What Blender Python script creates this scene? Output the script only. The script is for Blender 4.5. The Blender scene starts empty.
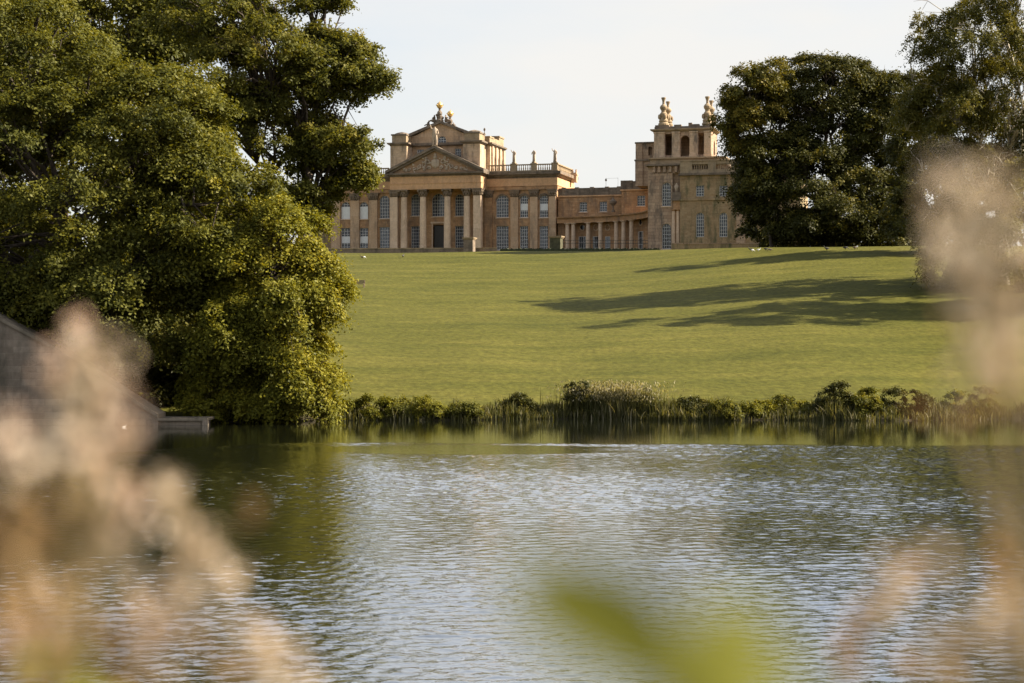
import bpy, math, random
import numpy as np
from mathutils import Vector, Matrix

# ------------------------------------------------------------------ camera, sky, sun, exposure
scn = bpy.context.scene
COL = scn.collection
R = math.radians
F = 1800.0                      # focal length in pixels (1024 wide)
CAMZ = 7.0
cam_d = bpy.data.cameras.new('camera'); cam = bpy.data.objects.new('camera', cam_d); COL.objects.link(cam)
cam.location = (0, 0, CAMZ); cam.rotation_euler = (R(90), 0, 0)
cam_d.sensor_width = 36; cam_d.lens = F / 1024 * 36
cam_d.clip_start = 0.05; cam_d.clip_end = 8000
cam_d.dof.use_dof = True; cam_d.dof.focus_distance = 230; cam_d.dof.aperture_fstop = 4.0
scn.camera = cam
PHI, ELEV = R(4), R(36)        # sun: to the right, a little behind the house
sun_dir = Vector((math.cos(PHI) * math.cos(ELEV), math.sin(PHI) * math.cos(ELEV), math.sin(ELEV)))
sd = bpy.data.lights.new('sun', 'SUN'); sun = bpy.data.objects.new('sun', sd); COL.objects.link(sun)
sd.energy = 5.0; sd.angle = R(0.6); sd.color = (1.0, 0.89, 0.72)
sun.rotation_euler = sun_dir.to_track_quat('Z', 'Y').to_euler(); sun.location = (200, 50, 200)
world = bpy.data.worlds.new('World'); scn.world = world; world.use_nodes = True
wn = world.node_tree; wn.nodes.clear()
def wnode(t, **k):
    n = wn.nodes.new(t)
    for a, b in k.items(): setattr(n, a, b)
    return n
sky = wnode('ShaderNodeTexSky', sky_type='NISHITA', sun_disc=False, sun_elevation=ELEV, sun_rotation=R(90) - PHI,
            altitude=50, air_density=1.0, dust_density=2.2, ozone_density=1.2)
hs = wnode('ShaderNodeHueSaturation'); hs.inputs['Saturation'].default_value = 1.0
wm = wnode('ShaderNodeMix', data_type='RGBA', blend_type='MIX')
tc = wnode('ShaderNodeTexCoord'); mp = wnode('ShaderNodeMapping'); mp.inputs['Scale'].default_value = (2.2, 2.2, 7)
nz = wnode('ShaderNodeTexNoise'); nz.inputs['Scale'].default_value = 2.0; nz.inputs['Detail'].default_value = 6
cr = wnode('ShaderNodeMapRange'); cr.inputs[1].default_value = 0.40; cr.inputs[2].default_value = 0.70; cr.inputs[3].default_value = 0.72; cr.inputs[4].default_value = 1.1
bg = wnode('ShaderNodeBackground'); bg.inputs['Strength'].default_value = 0.078
wo = wnode('ShaderNodeOutputWorld')
L = wn.links.new
L(sky.outputs[0], hs.inputs['Color']); L(hs.outputs[0], wm.inputs[6]); wm.inputs[7].default_value = (4.15, 4.07, 3.92, 1)   # thin bright cloud veil
L(tc.outputs['Generated'], mp.inputs[0]); L(mp.outputs[0], nz.inputs[0]); L(nz.outputs[0], cr.inputs[0]); 
sx = wnode('ShaderNodeSeparateXYZ'); L(tc.outputs['Generated'], sx.inputs[0])
el = wnode('ShaderNodeMapRange'); el.inputs[1].default_value = 0.03; el.inputs[2].default_value = 0.7; el.inputs[3].default_value = 1.0; el.inputs[4].default_value = 0.4; L(sx.outputs[2], el.inputs[0])
vm = wnode('ShaderNodeMath', operation='MULTIPLY', use_clamp=True); L(cr.outputs[0], vm.inputs[0]); L(el.outputs[0], vm.inputs[1]); L(vm.outputs[0], wm.inputs[0])
L(wm.outputs[2], bg.inputs[0]); L(bg.outputs[0], wo.inputs[0])
scn.view_settings.view_transform = 'Standard'; scn.view_settings.look = 'None'
scn.view_settings.exposure = 1.52; scn.view_settings.gamma = 1; scn.view_settings.use_curve_mapping = False
scn.render.engine = 'CYCLES'
scn.cycles.max_bounces = 7; scn.cycles.diffuse_bounces = 4; scn.cycles.glossy_bounces = 3; scn.cycles.transmission_bounces = 4
scn.cycles.caustics_reflective = False; scn.cycles.caustics_refractive = False

rng = np.random.default_rng(7); random.seed(7)

# ------------------------------------------------------------------ scene-building helpers
def tag(o, label=None, cat=None, group=None, kind=None):
    for k, v in (('label', label), ('category', cat), ('group', group), ('kind', kind)):
        if v: o[k] = v
    return o
def empty(name, loc, rz=0, **k):
    o = bpy.data.objects.new(name, None); COL.objects.link(o); o.location = loc; o.rotation_euler = (0, 0, rz)
    o.empty_display_size = 0.3
    return tag(o, **k)

class MB:
    def __init__(s): s.v = []; s.f = []; s.mi = []
    def add(s, vs, fs, mi=0):
        b = len(s.v); s.v += [tuple(p) for p in vs]; s.f += [tuple(i + b for i in f) for f in fs]; s.mi += [mi] * len(fs); return s
    def box(s, a0, a1, b0, b1, c0, c1, mi=0):
        return s.add([(x, y, z) for z in (c0, c1) for y in (b0, b1) for x in (a0, a1)],
                     [(0, 2, 3, 1), (4, 5, 7, 6), (0, 1, 5, 4), (2, 6, 7, 3), (0, 4, 6, 2), (1, 3, 7, 5)], mi)
    def mbox(s, m, a0, a1, z0, z1, d0, d1, mi=0):      # box in wall coordinates (along, up, depth)
        vs = [m(a, z, d) for d in (d0, d1) for z in (z0, z1) for a in (a0, a1)]
        return s.add(vs, [(0, 2, 3, 1), (4, 5, 7, 6), (0, 1, 5, 4), (2, 6, 7, 3), (0, 4, 6, 2), (1, 3, 7, 5)], mi)
    def lathe(s, c, prof, n=16, mi=0, sx=1, sy=1):
        x, y, z = c; vs = []; fs = []
        for r, h in prof:
            for i in range(n):
                a = 2 * math.pi * i / n; vs.append((x + r * sx * math.cos(a), y + r * sy * math.sin(a), z + h))
        for k in range(len(prof) - 1):
            for i in range(n):
                j = (i + 1) % n; fs.append((k * n + i, k * n + j, (k + 1) * n + j, (k + 1) * n + i))
        fs.append(tuple(range(n))[::-1]); fs.append(tuple((len(prof) - 1) * n + i for i in range(n)))
        return s.add(vs, fs, mi)
    def tube(s, pts, rad, n=6, mi=0):
        pts = [Vector(p) for p in pts]; vs = []; fs = []
        for i, p in enumerate(pts):
            d = (pts[min(i + 1, len(pts) - 1)] - pts[max(i - 1, 0)]).normalized()
            u = d.orthogonal().normalized() if abs(d.z) > .98 else d.cross(Vector((0, 0, 1))).normalized()
            w = d.cross(u); r = rad[i] if hasattr(rad, '__len__') else rad
            for k in range(n):
                a = 2 * math.pi * k / n; vs.append(p + u * (r * math.cos(a)) + w * (r * math.sin(a)))
        for i in range(len(pts) - 1):
            for k in range(n):
                j = (k + 1) % n; fs.append((i * n + k, i * n + j, (i + 1) * n + j, (i + 1) * n + k))
        fs.append(tuple(range(n))[::-1]); fs.append(tuple((len(pts) - 1) * n + k for k in range(n)))
        return s.add(vs, fs, mi)
    def prism(s, m, poly, d0, d1, mi=0):               # polygon in (along, up), extruded in depth
        n = len(poly); vs = [m(a, z, d0) for a, z in poly] + [m(a, z, d1) for a, z in poly]
        fs = [tuple(range(n)), tuple(range(2 * n - 1, n - 1, -1))] + [(i, (i + 1) % n, n + (i + 1) % n, n + i) for i in range(n)]
        return s.add(vs, fs, mi)
    def ball(s, c, r, n=10, mi=0, sx=1, sy=1, sz=1):
        prof = [(r * math.sin(math.pi * k / 6) + 1e-4, r * sz * -math.cos(math.pi * k / 6)) for k in range(7)]
        return s.lathe(c, prof, n, mi, sx, sy)
    def build(s, name, mats, parent=None, smooth=False):
        me = bpy.data.meshes.new(name); me.from_pydata(s.v, [], s.f)
        for m in (mats if isinstance(mats, (list, tuple)) else [mats]): me.materials.append(m)
        me.polygons.foreach_set('material_index', s.mi)
        if smooth: me.polygons.foreach_set('use_smooth', [True] * len(s.f))
        me.update(); o = bpy.data.objects.new(name, me); COL.objects.link(o)
        if parent: o.parent = parent
        return o

def skin_mesh(name, verts, edges, radii, mat, parent=None, root=0, sub=1):
    me = bpy.data.meshes.new(name); me.from_pydata(verts, edges, []); o = bpy.data.objects.new(name, me); COL.objects.link(o)
    md = o.modifiers.new('skin', 'SKIN'); md.use_smooth_shade = True
    for i, r in enumerate(radii):
        d = me.skin_vertices[0].data[i]; d.radius = r if hasattr(r, '__len__') else (r, r); d.use_root = (i == root)
    o.modifiers.new('sub', 'SUBSURF').levels = sub; o.modifiers['sub'].render_levels = sub
    dg = bpy.context.evaluated_depsgraph_get(); nm = bpy.data.meshes.new_from_object(o.evaluated_get(dg))
    o.modifiers.clear(); o.data = nm; nm.materials.clear(); nm.materials.append(mat)
    nm.polygons.foreach_set('use_smooth', [True] * len(nm.polygons))
    if parent: o.parent = parent
    return o

# ------------------------------------------------------------------ materials
def new_mat(name):
    m = bpy.data.materials.new(name); m.use_nodes = True; nt = m.node_tree; nt.nodes.clear()
    return m, nt, (lambda t, **k: _n(nt, t, k)), nt.links.new
def _n(nt, t, k):
    n = nt.nodes.new(t)
    for a, b in k.items(): setattr(n, a, b)
    return n
def ramp(N, stops):
    r = N('ShaderNodeValToRGB'); e = r.color_ramp.elements
    while len(e) < len(stops): e.new(0.5)
    for i, (p, c) in enumerate(stops): e[i].position = p; e[i].color = (*c, 1)
    return r
def simple(name, col, rough=0.7, var=0.25, scale=3.0, metallic=0, bump=0.0):
    m, nt, N, L = new_mat(name)
    o = N('ShaderNodeOutputMaterial'); p = N('ShaderNodeBsdfPrincipled'); p.inputs['Roughness'].default_value = rough; p.inputs['Metallic'].default_value = metallic
    tc = N('ShaderNodeTexCoord'); n = N('ShaderNodeTexNoise'); n.inputs['Scale'].default_value = scale; n.inputs['Detail'].default_value = 5
    r = ramp(N, [(0.3, [c * (1 - var) for c in col]), (0.7, [min(1, c * (1 + var)) for c in col])])
    L(tc.outputs['Object'], n.inputs[0]); L(n.outputs[0], r.inputs[0]); L(r.outputs[0], p.inputs['Base Color']); L(p.outputs[0], o.inputs[0])
    if bump:
        b = N('ShaderNodeBump'); b.inputs['Strength'].default_value = bump; L(n.outputs[0], b.inputs['Height']); L(b.outputs[0], p.inputs['Normal'])
    return m
def stone(name, c1, c2, dirt=(0.10, 0.085, 0.07), dirt_amt=0.35, joint=0.25, course=0.55, blen=1.3, bias=0.0):
    """ashlar: courses of blocks with their own tint, darker joints, lichen and soot in blotches and runs"""
    m, nt, N, L = new_mat(name)
    o = N('ShaderNodeOutputMaterial'); p = N('ShaderNodeBsdfPrincipled'); p.inputs['Roughness'].default_value = 0.85
    p.inputs['Specular IOR Level'].default_value = 0.25
    tc = N('ShaderNodeTexCoord'); sp = N('ShaderNodeSeparateXYZ'); cb = N('ShaderNodeCombineXYZ'); ad = N('ShaderNodeMath', operation='ADD')
    L(tc.outputs['Object'], sp.inputs[0]); L(sp.outputs[0], ad.inputs[0]); L(sp.outputs[1], ad.inputs[1]); L(ad.outputs[0], cb.inputs[0]); L(sp.outputs[2], cb.inputs[1])
    br = N('ShaderNodeTexBrick'); br.inputs['Scale'].default_value = 1; br.inputs['Brick Width'].default_value = blen; br.inputs['Row Height'].default_value = course
    br.inputs['Mortar Size'].default_value = 0.035; br.inputs['Mortar Smooth'].default_value = 0.4; br.inputs['Bias'].default_value = bias
    br.inputs['Color1'].default_value = (*c1, 1); br.inputs['Color2'].default_value = (*c2, 1)
    mj = [a * (1 - joint) for a in c1]; br.inputs['Mortar'].default_value = (*mj, 1)
    L(cb.outputs[0], br.inputs['Vector'])
    n1 = N('ShaderNodeTexNoise'); n1.inputs['Scale'].default_value = 0.35; n1.inputs['Detail'].default_value = 8; n1.inputs['Roughness'].default_value = 0.65
    mpp = N('ShaderNodeMapping'); mpp.inputs['Scale'].default_value = (1.6, 1.6, 0.45); L(tc.outputs['Object'], mpp.inputs[0]); L(mpp.outputs[0], n1.inputs[0])
    r1 = N('ShaderNodeMapRange'); r1.inputs[1].default_value = 0.48; r1.inputs[2].default_value = 0.72; r1.inputs[4].default_value = dirt_amt * 1.6; L(n1.outputs[0], r1.inputs[0])
    mx = N('ShaderNodeMix', data_type='RGBA'); L(r1.outputs[0], mx.inputs[0]); L(br.outputs['Color'], mx.inputs[6]); mx.inputs[7].default_value = (*dirt, 1)
    n2 = N('ShaderNodeTexNoise'); n2.inputs['Scale'].default_value = 2.2; n2.inputs['Detail'].default_value = 4; L(tc.outputs['Object'], n2.inputs[0])
    r2 = N('ShaderNodeMapRange'); r2.inputs[1].default_value = 0.3; r2.inputs[2].default_value = 0.7; r2.inputs[3].default_value = 0.86; r2.inputs[4].default_value = 1.1; L(n2.outputs[0], r2.inputs[0])
    ml = N('ShaderNodeMix', data_type='RGBA', blend_type='MULTIPLY'); ml.inputs[0].default_value = 1; L(mx.outputs[2], ml.inputs[6])
    cc = N('ShaderNodeCombineColor'); [L(r2.outputs[0], cc.inputs[i]) for i in range(3)]; L(cc.outputs[0], ml.inputs[7])
    L(ml.outputs[2], p.inputs['Base Color'])
    b = N('ShaderNodeBump'); b.inputs['Strength'].default_value = 0.4; b.inputs['Distance'].default_value = 0.05; L(br.outputs['Fac'], b.inputs['Height']); b.invert = True; L(b.outputs[0], p.inputs['Normal'])
    L(p.outputs[0], o.inputs[0]); return m
def leafmat(name, stops, trans=0.38, rough=0.5, tmul=(1.5, 1.35, 0.45)):
    m, nt, N, L = new_mat(name)
    o = N('ShaderNodeOutputMaterial'); at = N('ShaderNodeAttribute'); at.attribute_name = 'shade'
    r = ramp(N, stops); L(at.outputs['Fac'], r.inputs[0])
    p = N('ShaderNodeBsdfPrincipled'); p.inputs['Roughness'].default_value = rough; p.inputs['Specular IOR Level'].default_value = 0.08
    t = N('ShaderNodeBsdfTranslucent'); hm = N('ShaderNodeMix', data_type='RGBA', blend_type='MULTIPLY'); hm.inputs[0].default_value = 1; hm.inputs[7].default_value = (*tmul, 1)
    L(r.outputs[0], p.inputs['Base Color']); L(r.outputs[0], hm.inputs[6]); L(hm.outputs[2], t.inputs[0])
    ms = N('ShaderNodeMixShader'); ms.inputs[0].default_value = trans; L(p.outputs[0], ms.inputs[1]); L(t.outputs[0], ms.inputs[2]); L(ms.outputs[0], o.inputs[0])
    return m

M = {}
M['wall'] = stone('honey_ashlar', (0.49, 0.295, 0.155), (0.37, 0.205, 0.10), joint=0.3, dirt_amt=.5)
M['dress'] = stone('dressed_stone', (0.64, 0.475, 0.335), (0.58, 0.42, 0.285), dirt_amt=0.2, joint=0.12, course=1.1, blen=3)
M['frieze'] = stone('honey_frieze', (0.60, 0.365, 0.20), (0.55, 0.325, 0.17), dirt_amt=0.22, joint=0.12, course=1.2, blen=2.4)
M['attic'] = stone('attic_stone', (0.53, 0.39, 0.265), (0.48, 0.34, 0.215), dirt_amt=0.6, joint=0.2)
M['pil'] = stone('wing_pilaster_stone', (0.54, 0.375, 0.24), (0.47, 0.31, 0.185), dirt_amt=.45, joint=.15, course=1.1, blen=3)
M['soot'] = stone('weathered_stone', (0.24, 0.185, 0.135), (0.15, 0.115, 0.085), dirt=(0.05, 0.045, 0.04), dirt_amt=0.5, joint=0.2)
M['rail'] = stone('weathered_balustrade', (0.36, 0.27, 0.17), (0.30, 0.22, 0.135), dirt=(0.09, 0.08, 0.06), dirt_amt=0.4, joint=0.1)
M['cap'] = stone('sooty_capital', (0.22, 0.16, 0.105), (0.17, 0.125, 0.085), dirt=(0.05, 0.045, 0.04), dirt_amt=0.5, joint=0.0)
M['tower'] = stone('grey_banded_ashlar', (0.46, 0.325, 0.22), (0.33, 0.22, 0.145), dirt_amt=0.65, joint=0.6, course=0.85, blen=2.2)
M['pav'] = stone('lichen_ashlar', (0.36, 0.255, 0.145), (0.29, 0.195, 0.105), dirt=(0.10, 0.10, 0.05), dirt_amt=0.85, joint=0.2)
M['relief'] = stone('carved_stone', (0.36, 0.225, 0.13), (0.31, 0.19, 0.11), dirt=(0.12, 0.10, 0.08), dirt_amt=0.4, joint=0)
M['white'] = simple('white_paint', (0.68, 0.67, 0.64), 0.5, 0.06)
M['blind'] = simple('white_blind', (0.70, 0.70, 0.68), 0.8, 0.06)
M['gold'] = simple('gilding', (0.66, 0.43, 0.15), 0.45, 0.25, 4, metallic=0.4)
M['lead'] = simple('roof_lead', (0.20, 0.20, 0.20), 0.6, 0.3)
M['iron'] = simple('dark_iron', (0.03, 0.03, 0.03), 0.5, 0.2)
M['door'] = simple('dark_oak_door', (0.022, 0.017, 0.013), 0.5, 0.3)
def glass():
    m, nt, N, L = new_mat('window_glass'); o = N('ShaderNodeOutputMaterial'); p = N('ShaderNodeBsdfPrincipled')
    p.inputs['Roughness'].default_value = 0.12; p.inputs['Specular IOR Level'].default_value = 0.55
    tc = N('ShaderNodeTexCoord'); n = N('ShaderNodeTexNoise'); n.inputs['Scale'].default_value = 0.9
    r = ramp(N, [(0.30, (0.008, 0.009, 0.012)), (0.55, (0.03, 0.036, 0.05)), (0.8, (0.10, 0.115, 0.14))]); L(tc.outputs['Object'], n.inputs[0]); oi = N('ShaderNodeObjectInfo'); av = N('ShaderNodeMath', operation='MULTIPLY_ADD'); L(oi.outputs['Random'], av.inputs[0]); av.inputs[1].default_value = .5; ah_ = N('ShaderNodeMath', operation='MULTIPLY'); L(n.outputs[0], ah_.inputs[0]); ah_.inputs[1].default_value = .5; L(ah_.outputs[0], av.inputs[2]); L(av.outputs[0], r.inputs[0]); L(r.outputs[0], p.inputs['Base Color'])
    b = N('ShaderNodeBump'); b.inputs['Strength'].default_value = 0.15; L(n.outputs[0], b.inputs['Height']); L(b.outputs[0], p.inputs['Normal'])
    L(p.outputs[0], o.inputs[0]); return m
M['glass'] = glass()
M['statue'] = stone('statue_stone', (0.46, 0.36, 0.27), (0.42, 0.33, 0.24), dirt=(0.08, 0.07, 0.06), dirt_amt=0.5, joint=0)
M['bark'] = simple('bark', (0.07, 0.052, 0.038), 0.9, 0.4, 2.5, bump=0.5)
M['pale_bark'] = simple('pale_bark', (0.40, 0.35, 0.27), 0.85, 0.4, 1.5, bump=0.4)
M['leaf_main'] = leafmat('leaf_deep_green', [(0, (0.040, 0.046, 0.012)), (0.55, (0.122, 0.120, 0.021)), (1, (0.26, 0.22, 0.031))], trans=.3)
M['leaf_low'] = leafmat('leaf_yellow_green', [(0, (0.052, 0.058, 0.011)), (0.5, (0.155, 0.148, 0.018)), (1, (0.29, 0.245, 0.030))], trans=.3)
M['leaf_oak'] = leafmat('leaf_oak', [(0, (0.045, 0.052, 0.014)), (0.55, (0.115, 0.114, 0.022)), (1, (0.24, 0.20, 0.04))])
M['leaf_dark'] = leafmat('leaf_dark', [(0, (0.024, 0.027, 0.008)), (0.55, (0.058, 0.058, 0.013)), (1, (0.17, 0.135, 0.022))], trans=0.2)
M['leaf_gold'] = leafmat('leaf_golden', [(0, (0.045, 0.050, 0.013)), (0.5, (0.110, 0.100, 0.020)), (1, (0.27, 0.20, 0.035))], trans=0.28)
M['reed'] = leafmat('reed_blade', [(0, (0.035, 0.040, 0.014)), (0.55, (0.095, 0.090, 0.030)), (1, (0.34, 0.30, 0.19))], trans=0.3)

# ------------------------------------------------------------------ terrain and water
def sstep(a, b, x):
    t = np.clip((x - a) / (b - a), 0, 1); return t * t * (3 - 2 * t)
def shore(X): return 160.5 + 1.2 * np.sin(X / 7.3 + 1) + 0.8 * np.sin(X / 3.1) + 3.5 * sstep(-40, 60, X) * 0.0 - 3.0 * sstep(-10, -25, X)
PXK = np.array([-4000, 340, 500, 600, 680, 740, 920, 6000.]); YC = np.array([252.5, 252, 250.6, 250, 248.5, 247, 244.8, 244.8])
def ground_z(X, Y):
    X = np.asarray(X, float); Y = np.asarray(Y, float); Ye = np.maximum(Y, 1)
    px = np.clip(512 + F * X / Ye, -3900, 5900)
    t = (341.5 - np.interp(px, PXK, YC)) / F
    dc = 388 - 50 * sstep(540, 860, px)
    zc = CAMZ + t * dc; ys = shore(X)
    m = (zc - 0.7) / (dc - ys - 3)
    l1 = 0.7 + m * (Y - ys - 3)
    l2 = zc + 0.028 * (np.minimum(Y, dc + 120) - dc)
    k = 1.2; h = np.clip(0.5 + 0.5 * (l2 - l1) / k, 0, 1)
    hill = l2 * (1 - h) + l1 * h - k * h * (1 - h)
    bank = np.clip((Y - ys) * 0.3, -2.2, None)
    far = np.where(Y < ys + 3, np.minimum(bank + 0.0, 0.75), np.maximum(hill, 0.6))
    near = np.clip(5.55 - np.clip(Y - 2.0, 0, None) * 0.5, -2.2, None) + 0.06 * np.sin(X * 2.1) * np.sin(Y * 1.7)
    z = np.where(Y < 60, near, far)
    return z + np.where(Y > ys + 4, 0.10 * np.sin(X / 9.0 + Y / 17) * np.sin(Y / 11.0), 0)
def ground_hit(px, py, y0=150, y1=700):
    ys = np.arange(y0, y1, 0.25); X = (px - 512) / F * ys; zr = CAMZ + (341.5 - py) / F * ys
    g = ground_z(X, ys); i = np.argmax(g >= zr)
    return float(X[i]), float(ys[i]), float(g[i])

def grid_axis(parts):
    out = []
    for a, b, s in parts: out += list(np.arange(a, b, s))
    return np.array(out + [parts[-1][1]])
gx = grid_axis([(-3500, -400, 120), (-400, -170, 12), (-170, 170, 1.6), (170, 400, 12), (400, 3500, 120)])
gy = grid_axis([(-300, -10, 20), (-10, 24, 0.6), (24, 150, 9), (150, 172, 0.45), (172, 330, 2.0), (330, 480, 1.5), (480, 620, 8), (620, 6000, 220)])
GX, GY = np.meshgrid(gx, gy); GZ = ground_z(GX, GY)
nx, ny = len(gx), len(gy)
me = bpy.data.meshes.new('ground')
idx = np.arange(nx * ny).reshape(ny, nx)
quads = np.stack([idx[:-1, :-1], idx[:-1, 1:], idx[1:, 1:], idx[1:, :-1]], -1).reshape(-1, 4)
def fill_mesh(me, co, quads, smooth=False):
    n = len(quads); k = quads.shape[1]
    me.vertices.add(len(co)); me.vertices.foreach_set('co', np.ascontiguousarray(co, np.float32).ravel())
    me.loops.add(n * k); me.loops.foreach_set('vertex_index', quads.astype(np.int32).ravel())
    me.polygons.add(n); me.polygons.foreach_set('loop_start', np.arange(0, n * k, k, dtype=np.int32))
    if smooth: me.polygons.foreach_set('use_smooth', np.ones(n, bool))
    me.update(calc_edges=True)
fill_mesh(me, np.stack([GX, GY, GZ], -1).reshape(-1, 3), quads, True)
def lawn_mat():
    m, nt, N, L = new_mat('mown_lawn'); o = N('ShaderNodeOutputMaterial'); p = N('ShaderNodeBsdfPrincipled')
    p.inputs['Roughness'].default_value = 0.75; p.inputs['Specular IOR Level'].default_value = 0.15
    p.inputs['Specular IOR Level'].default_value = 0.05
    g = N('ShaderNodeNewGeometry'); s = N('ShaderNodeSeparateXYZ'); L(g.outputs['Position'], s.inputs[0])
    def noise(scale, sc=(1, 1, 1), det=5, rough=0.6):
        mpn = N('ShaderNodeMapping'); mpn.inputs['Scale'].default_value = sc; L(g.outputs['Position'], mpn.inputs[0])
        n = N('ShaderNodeTexNoise'); n.inputs['Scale'].default_value = scale; n.inputs['Detail'].default_value = det; n.inputs['Roughness'].default_value = rough
        L(mpn.outputs[0], n.inputs[0]); return n
    n1 = noise(0.028, (1, 2.2, 1)); n2 = noise(0.35, (0.35, 1.0, 1), 6, 0.7); n3 = noise(2.6, (0.6, 0.35, 1), 3)
    r = ramp(N, [(0.32, (0.048, 0.051, 0.009)), (0.50, (0.074, 0.072, 0.013)), (0.68, (0.108, 0.097, 0.020))])
    mx = N('ShaderNodeMath', operation='MULTIPLY_ADD'); L(n2.outputs[0], mx.inputs[0]); mx.inputs[1].default_value = 0.55
    h = N('ShaderNodeMath', operation='MULTIPLY'); L(n1.outputs[0], h.inputs[0]); h.inputs[1].default_value = 0.45; L(h.outputs[0], mx.inputs[2])
    # mowing bands, slightly wavering
    w = N('ShaderNodeTexWave', wave_type='BANDS', bands_direction='Y'); w.inputs['Scale'].default_value = 0.028; w.inputs['Distortion'].default_value = 6.0; w.inputs['Detail'].default_value = 3; w.inputs['Detail Scale'].default_value = 0.5
    L(g.outputs['Position'], w.inputs[0])
    mw = N('ShaderNodeMath', operation='MULTIPLY_ADD'); L(w.outputs['Fac'], mw.inputs[0]); mw.inputs[1].default_value = 0.05; L(mx.outputs[0], mw.inputs[2])
    L(mw.outputs[0], r.inputs[0])
    r3 = N('ShaderNodeMapRange'); r3.inputs[1].default_value = 0.3; r3.inputs[2].default_value = 0.7; r3.inputs[3].default_value = 0.72; r3.inputs[4].default_value = 1.26; L(n3.outputs[0], r3.inputs[0])
    cc = N('ShaderNodeCombineColor'); [L(r3.outputs[0], cc.inputs[i]) for i in range(3)]
    ml = N('ShaderNodeMix', data_type='RGBA', blend_type='MULTIPLY'); ml.inputs[0].default_value = 1; L(r.outputs[0], ml.inputs[6]); L(cc.outputs[0], ml.inputs[7])
    # bare earth at the water's edge
    ez = N('ShaderNodeMapRange'); ez.inputs[1].default_value = 0.25; ez.inputs[2].default_value = 0.75; L(s.outputs[2], ez.inputs[0])
    me_ = N('ShaderNodeMix', data_type='RGBA'); L(ez.outputs[0], me_.inputs[0]); me_.inputs[6].default_value = (0.05, 0.042, 0.025, 1); L(ml.outputs[2], me_.inputs[7])
    L(me_.outputs[2], p.inputs['Base Color'])
    b = N('ShaderNodeBump'); b.inputs['Strength'].default_value = 0.35; b.inputs['Distance'].default_value = 0.25; L(n3.outputs[0], b.inputs['Height']); L(b.outputs[0], p.inputs['Normal'])
    L(p.outputs[0], o.inputs[0]); return m
me.materials.append(lawn_mat())
ground = bpy.data.objects.new('ground', me); COL.objects.link(ground); tag(ground, kind='structure')

def water_mat():
    m, nt, N, L = new_mat('lake_water'); o = N('ShaderNodeOutputMaterial')
    gl = N('ShaderNodeBsdfGlossy'); gl.inputs['Color'].default_value = (0.97, 0.98, 1.0, 1); dfs = N('ShaderNodeBsdfDiffuse'); dfs.inputs['Color'].default_value = (0.014, 0.016, 0.009, 1)
    g = N('ShaderNodeNewGeometry'); at = N('ShaderNodeAttribute'); at.attribute_name = 'ruffle'
    mpn = N('ShaderNodeMapping'); mpn.inputs['Scale'].default_value = (0.7, 1, 1); L(g.outputs['Position'], mpn.inputs[0])
    n = N('ShaderNodeTexNoise'); n.inputs['Scale'].default_value = 7.0; n.inputs['Detail'].default_value = 2; L(mpn.outputs[0], n.inputs[0])
    am = N('ShaderNodeMapRange'); am.inputs[3].default_value = 0.12; am.inputs[4].default_value = 1.0; L(at.outputs['Fac'], am.inputs[0])
    hh = N('ShaderNodeMath', operation='MULTIPLY'); L(n.outputs[0], hh.inputs[0]); L(am.outputs[0], hh.inputs[1])
    bm = N('ShaderNodeBump'); bm.inputs['Strength'].default_value = 1.0; bm.inputs['Distance'].default_value = 0.022; L(hh.outputs[0], bm.inputs['Height'])
    gl.inputs['Roughness'].default_value = 0.04; L(bm.outputs[0], gl.inputs['Normal'])
    fr = N('ShaderNodeFresnel'); fr.inputs['IOR'].default_value = 1.333; L(bm.outputs[0], fr.inputs['Normal']); pw = N('ShaderNodeMath', operation='POWER'); L(fr.outputs[0], pw.inputs[0]); pw.inputs[1].default_value = 0.3
    wx = N('ShaderNodeMixShader'); L(pw.outputs[0], wx.inputs[0]); L(dfs.outputs[0], wx.inputs[1]); L(gl.outputs[0], wx.inputs[2]); L(wx.outputs[0], o.inputs[0]); return m
def fnoise(X, Y, sx, sy, seed, octs=3):
    r = np.random.default_rng(seed); f = np.zeros_like(X); amp = 1.0; tot = 0
    for o_ in range(octs):
        for _ in range(4):
            a = r.uniform(0, 6.283); f += amp * np.sin(X / sx * math.cos(a) * 2 ** o_ + Y / sy * math.sin(a) * 2 ** o_ + r.uniform(0, 6.283)); tot += amp * .7
        amp *= .55
    return f / tot
wxs = np.concatenate([np.arange(-900, -54, 47.), np.arange(-54, 54, .125), np.arange(54, 901, 47.)])
ylist = [8., 20., 30.]
while ylist[-1] < 136: ylist.append(ylist[-1] + float(np.clip(.0017 * ylist[-1], .065, .135)))
wys = np.array(ylist + list(np.arange(ylist[-1] + 1.5, 180, 2.5)))
WX, WY = np.meshgrid(wxs.astype(np.float32), wys.astype(np.float32))
edge = 123 + 3.0 * fnoise(WX, WY, 14, 200, 5, 3) + 1.2 * fnoise(WX, WY, 3, 60, 6, 2) - 12 * sstep(-12, -30, WX)
ruf = 1 - sstep(-1.2, 1.2, WY - edge)
tong = sstep(.18, .5, fnoise(WX, WY, 13, 3.2, 9, 3)) * sstep(84, 104, WY) * sstep(16, 4, WX)          # tongues of calm water behind the wind line
ruf = ruf * (1 - .85 * tong)
gust = np.clip(.85 + .55 * fnoise(WX, WY, 9, 6, 12, 3), .3, 1.6)
WZ = np.zeros_like(WX); rw = np.random.default_rng(21)
for k in range(44):
    lam = .29 * (1.0 / .29) ** (rw.random() ** 1.6); th = math.pi / 2 + .25 + rw.normal() * .75; kk = 2 * math.pi / lam; sl = .021 * rw.uniform(.7, 1.3)
    WZ += (sl / kk) * np.sin((WX * math.cos(th) + WY * math.sin(th)) * kk + rw.uniform(0, 6.283), dtype=np.float32)
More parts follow.
